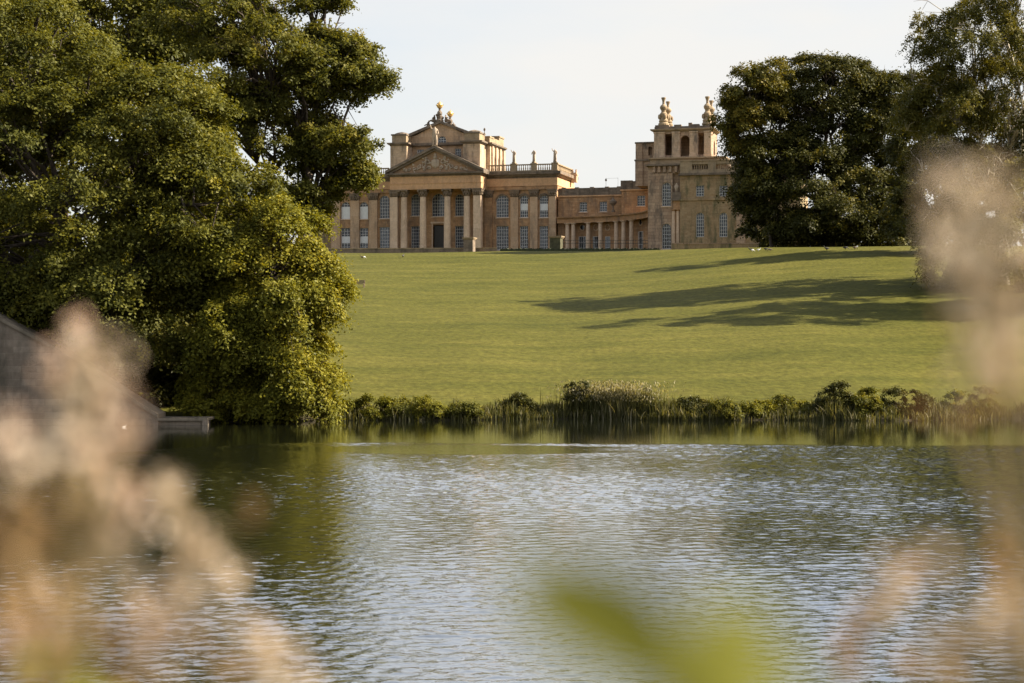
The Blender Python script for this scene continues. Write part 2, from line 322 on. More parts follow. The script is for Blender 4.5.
fade = sstep(54, 50, np.abs(WX)) * sstep(30, 33, WY) * sstep(136, 133, WY)
WZ = WZ * (.05 + .95 * ruf) * gust * fade
lm_ = bpy.data.meshes.new('lake'); ii = np.arange(WX.size).reshape(WX.shape)
fill_mesh(lm_, np.stack([WX, WY, WZ], -1).reshape(-1, 3), np.stack([ii[:-1, :-1], ii[:-1, 1:], ii[1:, 1:], ii[1:, :-1]], -1).reshape(-1, 4), True)
at_ = lm_.attributes.new('ruffle', 'FLOAT', 'POINT'); at_.data.foreach_set('value', (ruf * gust * .7).astype(np.float32).ravel())
lm_.materials.append(water_mat()); lake = bpy.data.objects.new('lake', lm_); COL.objects.link(lake); tag(lake, kind='structure')

# ------------------------------------------------------------------ the palace
TH = R(15); C_, S_ = math.cos(TH), math.sin(TH)
DP = 500.0; OX = (435.3 - 512) * DP / F; OY = DP; ZG = 29.5
def UU(px, v):
    k = (px - 512) / F
    return (k * (OY + v * C_) - OX - v * S_) / (C_ + k * S_)
def DEP(px, v): return OY - UU(px, v) * S_ + v * C_
def ZZ(px, py, v): return CAMZ + (341.5 - py) * DEP(px, v) / F - ZG
palace = empty('palace', (OX, OY, ZG), -TH, label='honey stone baroque palace with pedimented portico at the top of the lawn', cat='palace')
def front(v): return lambda a, z, d: (a, v + d, z)
def flank(u): return lambda a, z, d: (u - d, a, z)

def wall_sheet(mb, m, a0, a1, z0, z1, holes, depth=0.55, mi=0):
    """wall face with real openings (a0,a1,z0,z1,arched) and their reveals"""
    As = sorted({a0, a1, *[h[0] for h in holes], *[h[1] for h in holes]}); Zs = sorted({z0, z1, *[h[2] for h in holes], *[h[3] for h in holes]})
    for i in range(len(As) - 1):
        for j in range(len(Zs) - 1):
            ca, cz = (As[i] + As[i + 1]) / 2, (Zs[j] + Zs[j + 1]) / 2
            if any(h[0] < ca < h[1] and h[2] < cz < h[3] for h in holes): continue
            mb.add([m(As[i], Zs[j], 0), m(As[i + 1], Zs[j], 0), m(As[i + 1], Zs[j + 1], 0), m(As[i], Zs[j + 1], 0)], [(0, 1, 2, 3)], mi)
    for h in holes:
        x0, x1, y0, y1, arch = h[:5]; r = (x1 - x0) / 2; ys = y1 - r if arch else y1
        out = [(x0, ys), (x0, y0), (x1, y0), (x1, ys)]
        if arch:
            arc = [((x0 + x1) / 2 + r * math.cos(t), ys + r * math.sin(t)) for t in np.linspace(0, math.pi, 13)]
            for k in range(12):
                (p, q), (p2, q2) = arc[k], arc[k + 1]
                mb.add([m(p, q, 0), m(p, y1, 0), m(p2, y1, 0), m(p2, q2, 0)], [(0, 1, 2, 3)], mi)
            out += arc[1:-1]
        n = len(out)
        for k in range(n):
            if not arch and k == n - 1: pass
            p, q = out[k], out[(k + 1) % n]
            mb.add([m(*p, 0), m(*q, 0), m(*q, depth), m(*p, depth)], [(0, 1, 2, 3)], mi)

def window(par, m, h, nx=4, ny=7, dep=0.5, blind=0.0, cill=True, hood=None, matf='white'):
    """part 'window' = white glazing bars; sub-part pane (and blind, hood)"""
    x0, x1, y0, y1, arch = h[:5]; r = (x1 - x0) / 2; ys = y1 - r if arch else y1; cx = (x0 + x1) / 2
    f = MB(); b = 0.036; t = 0.09
    def top(a): return ys + math.sqrt(max(r * r - (a - cx) ** 2, 0)) if arch else y1
    for i in range(1, nx):
        a = x0 + (x1 - x0) * i / nx; f.mbox(m, a - b, a + b, y0 + t, top(a) - 0.02, dep - 0.06, dep - 0.004)
    for j in range(1, ny):
        z = y0 + (y1 - y0) * j / ny
        hw = r if z < ys else math.sqrt(max(r * r - (z - ys) ** 2, 0))
        if hw > 0.25: f.mbox(m, cx - hw, cx + hw, z - b, z + b, dep - 0.05, dep - 0.006)
    f.mbox(m, x0 + .005, x0 + t + .03, y0 + .01, ys, dep - 0.09, dep - 0.002); f.mbox(m, x1 - t - .03, x1 - .005, y0 + .01, ys, dep - 0.09, dep - 0.002)
    f.mbox(m, x0 + .01, x1 - .01, y0 + .02, y0 + t + .04, dep - 0.08, dep - 0.003)
    if arch:
        arc = [(cx + (r - .01) * math.cos(a), ys + (r - .01) * math.sin(a)) for a in np.linspace(0, math.pi, 13)]
        inn = [(cx + (r - t) * math.cos(a), ys + (r - t) * math.sin(a)) for a in np.linspace(0, math.pi, 13)]
        for k in range(12): f.prism(m, [arc[k], arc[k + 1], inn[k + 1], inn[k]], dep - 0.09, dep - 0.002)
    else: f.mbox(m, x0 + .01, x1 - .01, y1 - t, y1 - .01, dep - 0.08, dep - 0.003)
    if cill: f.mbox(m, x0 - 0.25, x1 + 0.25, y0 - 0.28, y0 - 0.005, -0.22, dep - 0.02, 1)
    fo = f.build('window', [M[matf], M['dress']], par)
    p = MB(); poly = [(x0, y0), (x1, y0)] + ([(x1, ys)] + [(cx + r * math.cos(a), ys + r * math.sin(a)) for a in np.linspace(0, math.pi, 13)][1:-1] + [(x0, ys)] if arch else [(x1, y1), (x0, y1)])
    p.add([m(a, z, dep) for a, z in poly], [tuple(range(len(poly)))]); p.build('pane', M['glass'], fo)
    if blind:
        zt = y0 + (y1 - y0) * (0.62 if blind < 1 else 0.98); zb = y0 + (y1 - y0) * (0.32 if blind < 1 else 0.02)
        if blind == 1 and arch: zt = ys
        q = MB(); q.mbox(m, x0 + t + .05, x1 - t - .05, zb, zt, dep - 0.10, dep - 0.065); q.build('blind', M['blind'], fo)
    if hood:
        q = MB(); ro, ri = r + hood, r + 0.02
        for k in range(12):
            a, a2 = math.pi * k / 12, math.pi * (k + 1) / 12
            q.prism(m, [(cx + ri * math.cos(a), ys + ri * math.sin(a)), (cx + ro * math.cos(a), ys + ro * math.sin(a)), (cx + ro * math.cos(a2), ys + ro * math.sin(a2)), (cx + ri * math.cos(a2), ys + ri * math.sin(a2))], -0.16, 0.05)
        q.build('hood', M['cap'], fo)
    return fo

def sweep(mb, path, prof, mi=0):
    """closed profile [(outward offset, z)] swept along an open plan path [(u,v)], outward is to the right of travel"""
    n = len(prof); P = [Vector(p) for p in path]; vs = []; fs = []
    for i, p in enumerate(P):
        d1 = (P[i] - P[i - 1]).normalized() if i else (P[1] - P[0]).normalized(); d2 = (P[i + 1] - P[i]).normalized() if i < len(P) - 1 else d1
        n1 = Vector((d1.y, -d1.x)); n2 = Vector((d2.y, -d2.x)); b = (n1 + n2).normalized(); k = 1 / max(b.dot(n1), 0.3)
        for o, z in prof: vs.append((p.x + b.x * o * k, p.y + b.y * o * k, z))
    for i in range(len(P) - 1):
        for k in range(n): fs.append((i * n + k, i * n + (k + 1) % n, (i + 1) * n + (k + 1) % n, (i + 1) * n + k))
    fs += [tuple(range(n))[::-1], tuple((len(P) - 1) * n + k for k in range(n))]
    mb.add(vs, fs, mi)
def cornice_prof(z0, z1, proj, back=-0.3):
    h = z1 - z0
    return [(back, z0), (proj * .15, z0), (proj * .2, z0 + h * .25), (proj * .55, z0 + h * .3), (proj * .6, z0 + h * .5), (proj * .95, z0 + h * .55), (proj, z0 + h), (back, z1)]

def pilaster(m, a0, a1, z0, z1, proj=0.55, mat='dress', cap=True):
    q = MB(); q.mbox(m, a0, a1, z0, z1 - 2.0 if cap else z1, -proj, 0.05); q.mbox(m, a0 - .15, a1 + .15, z0, z0 + 0.7, -proj - .15, 0.04); q.mbox(m, a0 - .08, a1 + .08, z0 + .7, z0 + 1.0, -proj - .08, 0.03)
    po = q.build('pilaster', M[mat], palace)
    if cap:
        c = MB(); w = a1 - a0
        for k, (e, za, zb) in enumerate([(0.0, 1.98, 1.8), (.1, 1.8, 1.35), (.22, 1.35, .75), (.36, .75, .3), (.48, .3, 0.0)]):
            c.mbox(m, a0 - e, a1 + e, z1 - za, z1 - zb, -proj - e, 0.03)
        for row, (zz, e) in enumerate([(1.5, .18), (1.0, .32)]):
            for k in range(4):
                a = a0 + w * (k + .5 * (row + 1) / 1.5) / 4; c.ball(m(a, z1 - zz, -proj - e), 0.24, 6, sz=1.4)
        c.build('capital', M['cap'], po)
    return po
def column(u, v, z0, z1, r, n=20, capm='cap', big=True):
    q = MB(); H = z1 - z0; ch = 2.05 if big else 0.5
    q.lathe((u, v, z0), [(r * 1.35, 0), (r * 1.35, r * .35), (r * 1.22, r * .4), (r * 1.3, r * .55), (r * 1.1, r * .75), (r, r * .85), (r * .99, H * .33), (r * .94, H * .6), (r * .86, H - ch)], n)
    co = q.build('column', M['dress'], palace, smooth=False)
    c = MB()
    if big:
        c.lathe((u, v, z1 - ch), [(r * .95, 0), (r * .86, .12), (r * .9, .8), (r * 1.05, 1.4), (r * 1.3, 1.75)], 16); c.box(u - r * 1.35, u + r * 1.35, v - r * 1.35, v + r * 1.35, z1 - .3, z1 - 0.003)
        for row, (zz, rr, nn) in enumerate([(1.5, 1.0, 8), (1.0, 1.12, 8)]):
            for k in range(nn):
                a = 2 * math.pi * (k + .5 * row) / nn; c.ball((u + r * rr * math.cos(a), v + r * rr * math.sin(a), z1 - zz), 0.27, 6, sz=1.5)
        for sx in (-1, 1):
            for sy in (-1, 1): c.ball((u + sx * r * 1.15, v + sy * r * 1.15, z1 - .5), 0.3, 8)
    else:
        c.lathe((u, v, z1 - ch), [(r * .9, 0), (r * 1.05, .1), (r * 1.0, .18), (r * 1.3, .35)], 14); c.box(u - r * 1.35, u + r * 1.35, v - r * 1.35, v + r * 1.35, z1 - .15, z1 - 0.003)
    c.build('capital', M[capm], co); return co

VW = 6.5                                       # plane of the main wall; portico columns stand at v = 0
uL, uR = UU(331, VW), UU(556, VW)
zW = lambda py, px=520: ZZ(px, py, VW)
z_cap = zW(190); z_cor0, z_cor1 = zW(178.5), zW(172)
wl = []
def W(x0, x1, y0, y1, arch=0, **k): wl.append(((UU(x0, VW), UU(x1, VW), ZZ((x0 + x1) / 2, y1, VW), ZZ((x0 + x1) / 2, y0, VW), arch), k))
W(341, 350, 202, 219, 1, blind=1, nx=3); W(341, 350, 228, 250, nx=3, blind=.5); W(359.5, 368, 202, 219, 1, blind=1, nx=3); W(359.5, 368, 228, 250, nx=3, blind=.5)
W(379.5, 389.5, 195.5, 218.5, 1); W(379.5, 389.5, 227, 250)
W(411, 420, 194, 216, 1); W(411, 420, 226, 249); W(432, 444.7, 193.5, 216.5, 1, nx=5); W(455, 463.7, 194, 216, 1); W(455, 463.7, 226, 249)
W(496.3, 508.5, 195.2, 217.4, 1, hood=.35, nx=5); W(496.3, 508.5, 226, 250, nx=5)
W(520, 528, 195.2, 217.4, 1, blind=.5, hood=.55); W(520, 528, 226, 250); W(539.5, 548, 195.2, 217.4, 1, blind=.5, hood=.55); W(539.5, 548, 226, 250)
door_h = (UU(433, VW), UU(444, VW), 0.2, ZZ(438, 225, VW), 0)
mb = MB(); fm = front(VW)
wall_sheet(mb, fm, uL, uR, -2, z_cor0, [w[0] for w in wl] + [door_h])
wall_sheet(mb, flank(uR), VW, 27, -2, z_cor0, [], 0.3)
mb.add([(uL, VW, -2), (uL, 27, -2), (uL, 27, z_cor0), (uL, VW, z_cor0)], [(0, 1, 2, 3)]); mb.add([(uL, 27, -2), (uR, 27, -2), (uR, 27, z_cor0), (uL, 27, z_cor0)], [(0, 1, 2, 3)])
mb.build('wall', M['wall'], palace)
for h, k in wl: window(palace, fm, h, **k)
d = MB(); d.mbox(fm, door_h[0] + .2, door_h[1] - .2, door_h[2], door_h[3] - .2, .42, .52)
for i in range(2):
    for j in range(4):
        a0 = door_h[0] + .45 + i * (door_h[1] - door_h[0] - .5) / 2; zz = .5 + j * 1.55
        d.mbox(fm, a0, a0 + 1.0, zz, zz + 1.2, .38, .43)
d.mbox(fm, door_h[0] - .35, door_h[0] - .005, .2, door_h[3] + .4, -.2, .02, 1); d.mbox(fm, door_h[1] + .005, door_h[1] + .35, .2, door_h[3] + .4, -.2, .02, 1); d.mbox(fm, door_h[0] - .6, door_h[1] + .6, door_h[3] + .4, door_h[3] + .9, -.4, .02, 1)
d.build('door', [M['door'], M['dress']], palace)
# side-wing pilasters, entablature, parapet
for a, b in ((331.5, 340), (350.5, 359), (369, 377.3), (484.6, 492), (510.5, 518), (530, 537.5), (549, 555.8)):
    pilaster(fm, UU(a, VW - .5), UU(b, VW - .5), 0, z_cap, .6, 'pil' if a > 500 or a < 380 else 'wall')
path = [(uL, VW), (uR, VW), (uR, 27)]
q = MB(); sweep(q, path, [(-.2, z_cap), (.55, z_cap), (.6, zW(186.8)), (.75, zW(186.3)), (-.2, zW(186.3))]); q.build('architrave', M['wall'], palace)
q = MB(); sweep(q, path, [(-.2, zW(186.3)), (.5, zW(186.3)), (.5, z_cor0), (-.2, z_cor0)]); q.build('frieze', M['frieze'], palace)
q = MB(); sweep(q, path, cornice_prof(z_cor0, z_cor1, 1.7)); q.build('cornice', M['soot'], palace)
q = MB(); q.box(uL, uR, VW + .5, 26.5, z_cor0, z_cor1 + .2); q.build('roof', M['lead'], palace)
def balustrade(pts, z0, z1, sp=0.62, t=0.3, piers=(), pierw=1.6, mat='rail'):
    q = MB(); sweep(q, pts, [(-t, z0), (t, z0), (t, z0 + .38), (-t, z0 + .38)]); sweep(q, pts, [(-t, z1 - .3), (t * 1.1, z1 - .3), (t * 1.2, z1), (-t, z1)])
    for i in range(len(pts) - 1):
        a, b = Vector(pts[i]), Vector(pts[i + 1]); Ld = (b - a).length
        for k in range(int(Ld / sp)):
            p = a + (b - a) * ((k + .5) * sp / Ld); h = z1 - z0 - .66
            q.lathe((p.x, p.y, z0 + .37), [(.12, 0), (.2, h * .3), (.09, h * .75), (.15, h)], 6)
    bo = q.build('balustrade', M[mat], palace)
    for (u, v) in piers:
        g = MB(); g.box(u - pierw / 2, u + pierw / 2, v - .45, v + .45, z0, z1 - .03); g.box(u - pierw / 2 - .12, u + pierw / 2 + .12, v - .57, v + .57, z1 - .03, z1 + .25); g.build('pedestal', M['rail'], bo)
    return bo
zb0, zb1 = z_cor1, zW(164.6)
vB = VW - .6
prs = [(UU(x, vB), vB) for x in (514, 534, 555)]
balustrade([(UU(488, vB), vB), (uR + .5, vB), (uR + .5, 24)], zb0, zb1, piers=prs)
balustrade([(uL - .3, vB), (UU(389, vB), vB)], zb0, zb1, piers=[(UU(x, vB), vB) for x in (335, 354.5, 373)])
q = MB(); cu, cv = UU(574, 22), 22.5; q.box(cu - .8, cu + .8, cv - .8, cv + .8, z_cor0, ZZ(573, 172, 20)); q.box(cu - 1, cu + 1, cv - 1, cv + 1, ZZ(573, 175, 20), ZZ(573, 173.3, 20))
for dx in (-.5, .5): q.lathe((cu + dx, cv, ZZ(573, 172, 20)), [(.28, 0), (.22, .8), (.3, .9)], 8)
q.build('chimney', M['attic'], palace)

# portico: square end piers, four giant columns, entablature and carved pediment
z_b = -1.0
pz = lambda py, px=436: ZZ(px, py, 0)
zA0, zA1, zF1, zC1 = pz(189), pz(183), pz(176), pz(172.6)
for a, b in ((390, 397.2), (473.2, 480.7)):
    f0 = front(0.15); u0, u1 = UU(a, .15), UU(b, .15)
    q = MB(); q.box(u0, u1, .15, 2.0, z_b, zA0 - 2.0); q.box(u0 - .2, u1 + .2, -.05, 2.2, z_b, .6); po = q.build('corner_pier', M['dress'], palace)
    c = MB()
    for e, za, zb in [(0.02, 2.0, 1.8), (.1, 1.8, 1.35), (.2, 1.35, .75), (.32, .75, .3), (.42, .3, 0.003)]: c.box(u0 - e, u1 + e, .15 - e, 2 + e, zA0 - za, zA0 - zb)
    for row, (zz, e) in enumerate([(1.5, .15), (1.0, .28)]):
        for k in range(4):
            c.ball((u0 + (u1 - u0) * (k + .5) / 4, .15 - e, zA0 - zz), .25, 6, sz=1.4); c.ball((u1 + e, .15 + 1.85 * (k + .5) / 4, zA0 - zz), .25, 6, sz=1.4)
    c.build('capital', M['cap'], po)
for px in (404, 423, 447.4, 467): column(UU(px, 1.05), 1.05, z_b, zA0, .98)
pu0, pu1 = UU(390, .1), UU(480.9, .1)
ppath = [(pu0, VW), (pu0, .1), (pu1, .1), (pu1, VW)]
q = MB(); q.box(pu0 + .3, pu1 - .3, .4, VW, zA0 + .02, zF1)          # ceiling and core
sweep(q, ppath, [(-.3, zA0), (.0, zA0), (.06, zA1 - .35), (.2, zA1), (-.3, zA1)]); q.build('architrave', M['frieze'], palace)
q = MB(); sweep(q, ppath, [(-.3, zA1), (.0, zA1), (.0, zF1), (-.3, zF1)]); q.build('frieze', M['frieze'], palace)
q = MB(); sweep(q, ppath, cornice_prof(zF1, zC1, 1.1)); q.build('cornice', M['soot'], palace)
ap_u, ap_z = (pu0 + pu1) / 2, pz(148.3)
ped = MB(); pf = front(.25); ped.prism(pf, [(pu0, zC1), (pu1, zC1), (ap_u, ap_z - .4)], 0, 5); po = ped.build('pediment', M['relief'], palace)
rk = MB()
for s_, ue in ((-1, pu0), (1, pu1)):
    x0, z0_ = ue + s_ * 1.1, zC1 - .02; x1, z1_ = ap_u, ap_z
    ddx, ddz = x1 - x0, z1_ - z0_; ln = math.hypot(ddx, ddz); nxx, nzz = -ddz / ln * s_, abs(ddx) / ln
    rk.prism(pf, [(x0, z0_), (x1, z1_ - .05), (x1, z1_ + .75), (x0, z0_ + .75)], -1.35, 5.2)
    rk.prism(pf, [(x0 - s_ * 1.5, z0_), (x1, z1_ - .65), (x1, z1_ + .0), (x0 - s_ * .5, z0_ + .4)], -.7, 4)
rk.build('raking_cornice', M['soot'], po)
rl = MB(); cz = zC1 + (ap_z - zC1) * .36
rl.lathe((ap_u, .2, cz - 1.2), [(.2, 0), (1.0, .5), (1.25, 1.4), (1.1, 2.3), (.3, 2.6)], 14, sx=1, sy=.35); rl.ball((ap_u, .1, cz + 1.8), .6, 8, sy=.6); rl.ball((ap_u, .1, cz + 2.6), .4, 8, sy=.6)
rr = random.Random(5)
for s_ in (-1, 1):
    for k, (du, dz, rad, tn) in enumerate([(2.2, .5, .75, 1.3), (3.4, -.2, .8, 1.2), (4.8, -.7, .65, 1.4), (6.1, -1.1, .5, 1.2), (2.6, 1.6, .45, 1.1), (7.4, -1.4, .38, 1.1), (1.7, -1.1, .5, 1.), (3.3, -1.4, .42, 1.), (8.6, -1.6, .3, 1.)]):
        pts = [(ap_u + s_ * (du + rad * (1 - j / 22) * math.cos(j * .42 + k)), .12, cz + dz + rad * (1 - j / 22) * math.sin(j * .42 + k)) for j in range(18)]
        rl.tube(pts, [.27 * (1 - j / 34) for j in range(18)], 6)
    for k in range(12):
        u_ = rr.uniform(1.3, 9.5); zm = (ap_z - zC1) * (1 - u_ / (pu1 - ap_u)) - .8
        if zm > .4: rl.ball((ap_u + s_ * u_, .2, zC1 + .3 + rr.uniform(0, zm)), rr.uniform(.18, .38), 7, sy=.7)
rl.build('carved_relief', M['statue'], po)

# attic: corner turrets, recessed wall, upper pediment, deep side range
ATV, ARV = 2.0, 7.2
za = lambda py, px=470, v=ATV: ZZ(px, py, v)
zt_base = zC1
zc0, zc1, ztop = za(143.8), za(140.6), za(131.6)
for a, b in ((390.3, 406.7), (463, 480)):
    u0, u1 = UU(a, ATV), UU(b, ATV); q = MB(); q.box(u0, u1, ATV, 8.5, zt_base, zc0)
    q.box(u0 + .7, u1 - .7, ATV - .06, ATV + .05, zt_base + 3, zc0 - .6)
    to = q.build('attic_turret', M['attic'], palace)
    c = MB(); sweep(c, [(u0, 8.6), (u0, ATV), (u1, ATV), (u1, 8.6)], cornice_prof(zc0, zc1, .8)); c.build('cornice', M['soot'], to)
    c = MB(); c.box(u0 + .35, u1 - .3, ATV + .4, 8, zc1 - .5, ztop - .4); c.build('parapet', M['rail'], to)
    c = MB(); c.box(u0 + .1, u1 - .1, ATV + .2, 8.2, ztop - .4, ztop); c.lathe(((u0 + u1) / 2, 5, ztop), [(2.1, 0), (1.9, .35), (1.2, .6), (.3, .8)], 12); c.build('turret_cap', M['soot'], to)
au0, au1 = UU(391, ATV) + .3, UU(480, ATV) - .2
q = MB(); af = front(ARV)
ah = [(UU(x0, ARV), UU(x1, ARV), ZZ(440, y1, ARV), ZZ(440, y0, ARV), ar) for x0, x1, y0, y1, ar in ((417, 424, 149, 158, 0), (455, 461, 149, 158, 0), (438, 446, 136, 143, 1))]
wall_sheet(q, af, au0, au1, zt_base, za(132), [ah[0], ah[1], ah[2]], .5)
rz = ZZ(441, 121.5, ARV); au_c = UU(440.6, ARV); e0, e1 = UU(412, ARV), UU(469, ARV); ez = ZZ(441, 134.3, ARV)
q.prism(af, [(e0, za(132) - .4), (e1, za(132) - .4), (au_c, rz - .3)], -.05, 14)
q.box(au0, au1, ARV + 1.2, 26, zt_base, zc0); q.build('wall', M['pil'], palace)
for h in ah: window(palace, af, h, nx=3, ny=3, cill=False, dep=.35)
c = MB(); c.mbox(af, UU(407, ARV), UU(463.5, ARV), ZZ(440, 146, ARV), ZZ(440, 143.4, ARV), -.8, .1); c.mbox(af, UU(407, ARV), UU(463.5, ARV), ZZ(440, 145.3, ARV) + .01, ZZ(440, 143.0, ARV), -1.1, .05); c.build('cornice', M['soot'], palace)
c = MB()
for s_, ue in ((-1, e0), (1, e1)):
    c.prism(af, [(ue - (0 if s_ < 0 else -0) + s_ * .8, ez - .5), (au_c, rz - .55), (au_c, rz + .2), (ue + s_ * .8, ez + .3)], -.9, 14.5)
c.build('raking_cornice', M['soot'], palace)
sv0, sv1 = 8.2, 23.5; su1 = UU(490, sv0); su0 = au0 - 1.6
q = MB(); q.mbox(front(sv0), UU(481, sv0), su1, zt_base - 3, zc0, 0, .3); fh = []
for vv in (12.3, 16.3, 20.3): fh.append((vv - 1.0, vv + 1.0, zc0 - 8.3, zc0 - 2.4, 1))
wall_sheet(q, flank(su1), sv0 + .0, sv1, zt_base - 3, zc0, fh, .5); q.box(su0, su1 - 1.2, sv0 + 1.0, sv1, zt_base, zc0 - .02); q.build('wall', M['attic'], palace)
for h in fh: window(palace, flank(su1), h, nx=3, ny=5, cill=False)
for vv in (10.3, 14.3, 18.3, 22.3):
    pl = MB(); pl.mbox(flank(su1), vv - .8, vv + .8, zt_base - 2, zc0, -.45, .02); pl.build('pilaster', M['attic'], palace)
c = MB(); sweep(c, [(UU(481.5, sv0), sv0), (su1, sv0), (su1, sv1)], cornice_prof(zc0, zc1, .9)); c.build('cornice', M['soot'], palace)
c = MB(); c.box(UU(482, sv0), su1 - .2, sv0 + .3, sv0 + 4.4, zc1 - .3, ztop - 1.0); c.box(su1 - 1.2, su1 - .2, sv0 + 4.4, sv1 - 5, zc1 - .3, zc1 + 1.7); c.box(su1 - 4, su1 - .2, sv1 - 5, sv1, zc1 - .3, ztop + .1)
c.box(su1 - 4.2, su1 + .0, sv1 - 5.2, sv1 + .2, ztop + .1, ztop + .5); c.box(UU(482, sv0) - .1, su1 - .05, sv0 + .15, sv0 + 4.6, ztop - 1., ztop - .6); c.build('parapet', M['rail'], palace)
c = MB(); c.box(su0, su1 - 1, sv0 + 1, sv1, zc0, zc1 + .1); c.build('roof', M['lead'], palace)
c = MB(); c.lathe((UU(484, 6), 6.5, ztop - .3), [(.25, 0), (.1, .4), (.1, .9), (.3, 1.1), (.3, 1.5), (.05, 1.8)], 8); c.build('finial', M['soot'], palace)

# gilded ball finials with carved trophies on the upper pediment
def gilded(px, v, ytop, ybase, rball):
    u = UU(px, v); zb_, zt_ = ZZ(px, ybase, v), ZZ(px, ytop, v); h = zt_ - zb_ - rball * 2
    q = MB(); q.lathe((u, v, zb_), [(1.15, 0), (1.15, h * .15), (.85, h * .2), (.95, h * .42), (.55, h * .5), (.75, h * .62), (.7, h * .75), (.35, h * .85), (.3, h * .98), (.5, h)], 12)
    for k in range(5): q.ball((u + .9 * math.cos(k * 1.3), v + .9 * math.sin(k * 1.3), zb_ + h * (.3 + .07 * k)), .38, 7)
    o = q.build('finial', M['soot'], palace); g = MB(); g.ball((u, v, zt_ - rball), rball, 14)
    for k in range(10):
        a = 2 * math.pi * k / 10; g.tube([(u + rball * .85 * math.cos(a), v + rball * .85 * math.sin(a), zt_ - rball * 1.1), (u + rball * 1.25 * math.cos(a), v + rball * 1.25 * math.sin(a), zt_ - rball * .8)], [.16, .04], 5)
    g.tube([(u, v, zt_ - rball * .4), (u + .1, v, zt_ + .45)], [.2, .04], 6); g.build('gilded_ball', M['gold'], o)
gilded(439.7, 8.2, 102.2, 122, .92); gilded(450.2, 19, 110.8, 130, .9)

# stone figures: one draped body each
def statue(loc, h, label, group, rot=0, arm=1, mat='statue', cat='statue'):
    e = empty('statue', loc, rot, label=label, cat=cat, group=group)
    k = h / 1.8
    V = [(0, 0, .95), (0, .0, 1.25), (0, 0, 1.45), (0, -.02, 1.56), (0, -.03, 1.68), (.1, 0, .9), (.12, -.05, .48), (.12, .0, .1), (.12, -.1, .05), (-.1, 0, .9), (-.11, .06, .48), (-.12, .1, .1), (-.12, .0, .05),
         (.2, 0, 1.42), (.30, -.03, 1.16), (.24, -.22, 1.0), (-.2, 0, 1.42), (-.34, -.02, 1.2 if arm == 0 else 1.55), (-.28, -.2, 1.05) if arm == 0 else (-.42, -.08, 1.82)]
    E = [(0, 1), (1, 2), (2, 3), (3, 4), (0, 5), (5, 6), (6, 7), (7, 8), (0, 9), (9, 10), (10, 11), (11, 12), (2, 13), (13, 14), (14, 15), (2, 16), (16, 17), (17, 18)]
    rad = [.19, .17, .17, .065, .105, .13, .13, .11, .07, .13, .13, .11, .07, .085, .06, .05, .085, .06, .05]
    o = skin_mesh('figure', [tuple(c * k for c in p) for p in V], E, [r * k for r in rad], M[mat], e)
    q = MB(); n = 16      # cloak hanging from the shoulders to the plinth
    rows = [(1.46, .15, .1), (1.2, .19, .13), (.8, .2, .15), (.4, .21, .17), (.04, .23, .18)]; vs = []; fs = []
    for zz, ax, ay in rows:
        for i in range(n):
            a = math.pi * (-.15 + 1.3 * i / (n - 1)); w = 1 + .09 * math.sin(i * 2.6)
            vs.append((ax * w * math.cos(a) * k, (ay * w * math.sin(a) + .02) * k, zz * k))
    for j in range(len(rows) - 1):
        for i in range(n - 1): fs.append((j * n + i, j * n + i + 1, (j + 1) * n + i + 1, (j + 1) * n + i))
    q.add(vs, fs); q.build('cloak', M[mat], e, smooth=True)
    q = MB(); q.box(-.24 * k, .24 * k, -.22 * k, .22 * k, -.12 * k, .05 * k); q.build('plinth', M['rail'], e)
    return e
def pal(u, v, z): return (OX + u * C_ + v * S_, OY - u * S_ + v * C_, z + ZG)
for px, a, lab in ((514, 1, 'stone figure with raised arm on the balustrade nearest the portico'), (534, 0, 'stone figure on the middle pedestal of the wing balustrade'), (555, 1, 'stone figure on the outer corner pedestal of the wing balustrade')):
    statue(pal(UU(px, vB), vB, zb1 + .55), 3.6, lab, 'statues along the wing balustrade', -TH + R(random.uniform(-30, 30)), a)
statue(pal(ap_u, -.2, ap_z + .75), 5.6, 'tall pale stone figure on the tip of the lower pediment', None, -TH + .4, 1)
def captive(px, v, ybase, h, s_, lab):
    z = ZZ(px, ybase, v); e = empty('statue', pal(UU(px, v), v, z), -TH, label=lab, cat='statue', group='dark seated figures flanking the gilded balls'); k = h / 1.25
    V = [(0, 0, .15), (s_ * .05, 0, .5), (s_ * .1, 0, .8), (s_ * .1, -.02, .92), (s_ * .1, -.03, 1.08), (-s_ * .35, -.1, .35), (-s_ * .75, -.1, .12), (s_ * .1, .2, .78), (-s_ * .25, .22, .6), (s_ * .12, -.2, .78), (-s_ * .2, -.25, .55), (s_ * .3, 0, .1)]
    skin_mesh('figure', [tuple(c * k for c in p) for p in V], [(0, 1), (1, 2), (2, 3), (3, 4), (0, 5), (5, 6), (2, 7), (7, 8), (2, 9), (9, 10), (0, 11)], [r * k for r in (.24, .2, .2, .08, .13, .13, .08, .09, .06, .09, .06, .18)], M['soot'], e)
captive(433.8, 8, 123, 2.7, 1, 'dark seated stone figure left of the front gilded ball'); captive(446.5, 8.4, 122.5, 2.6, -1, 'dark seated stone figure between the two gilded balls')
captive(428.3, 8, 126.5, 2.0, 1, 'small crouching dark figure at the left end of the pediment top'); captive(454.2, 19, 129, 2.2, -1, 'dark seated stone figure right of the rear gilded ball')

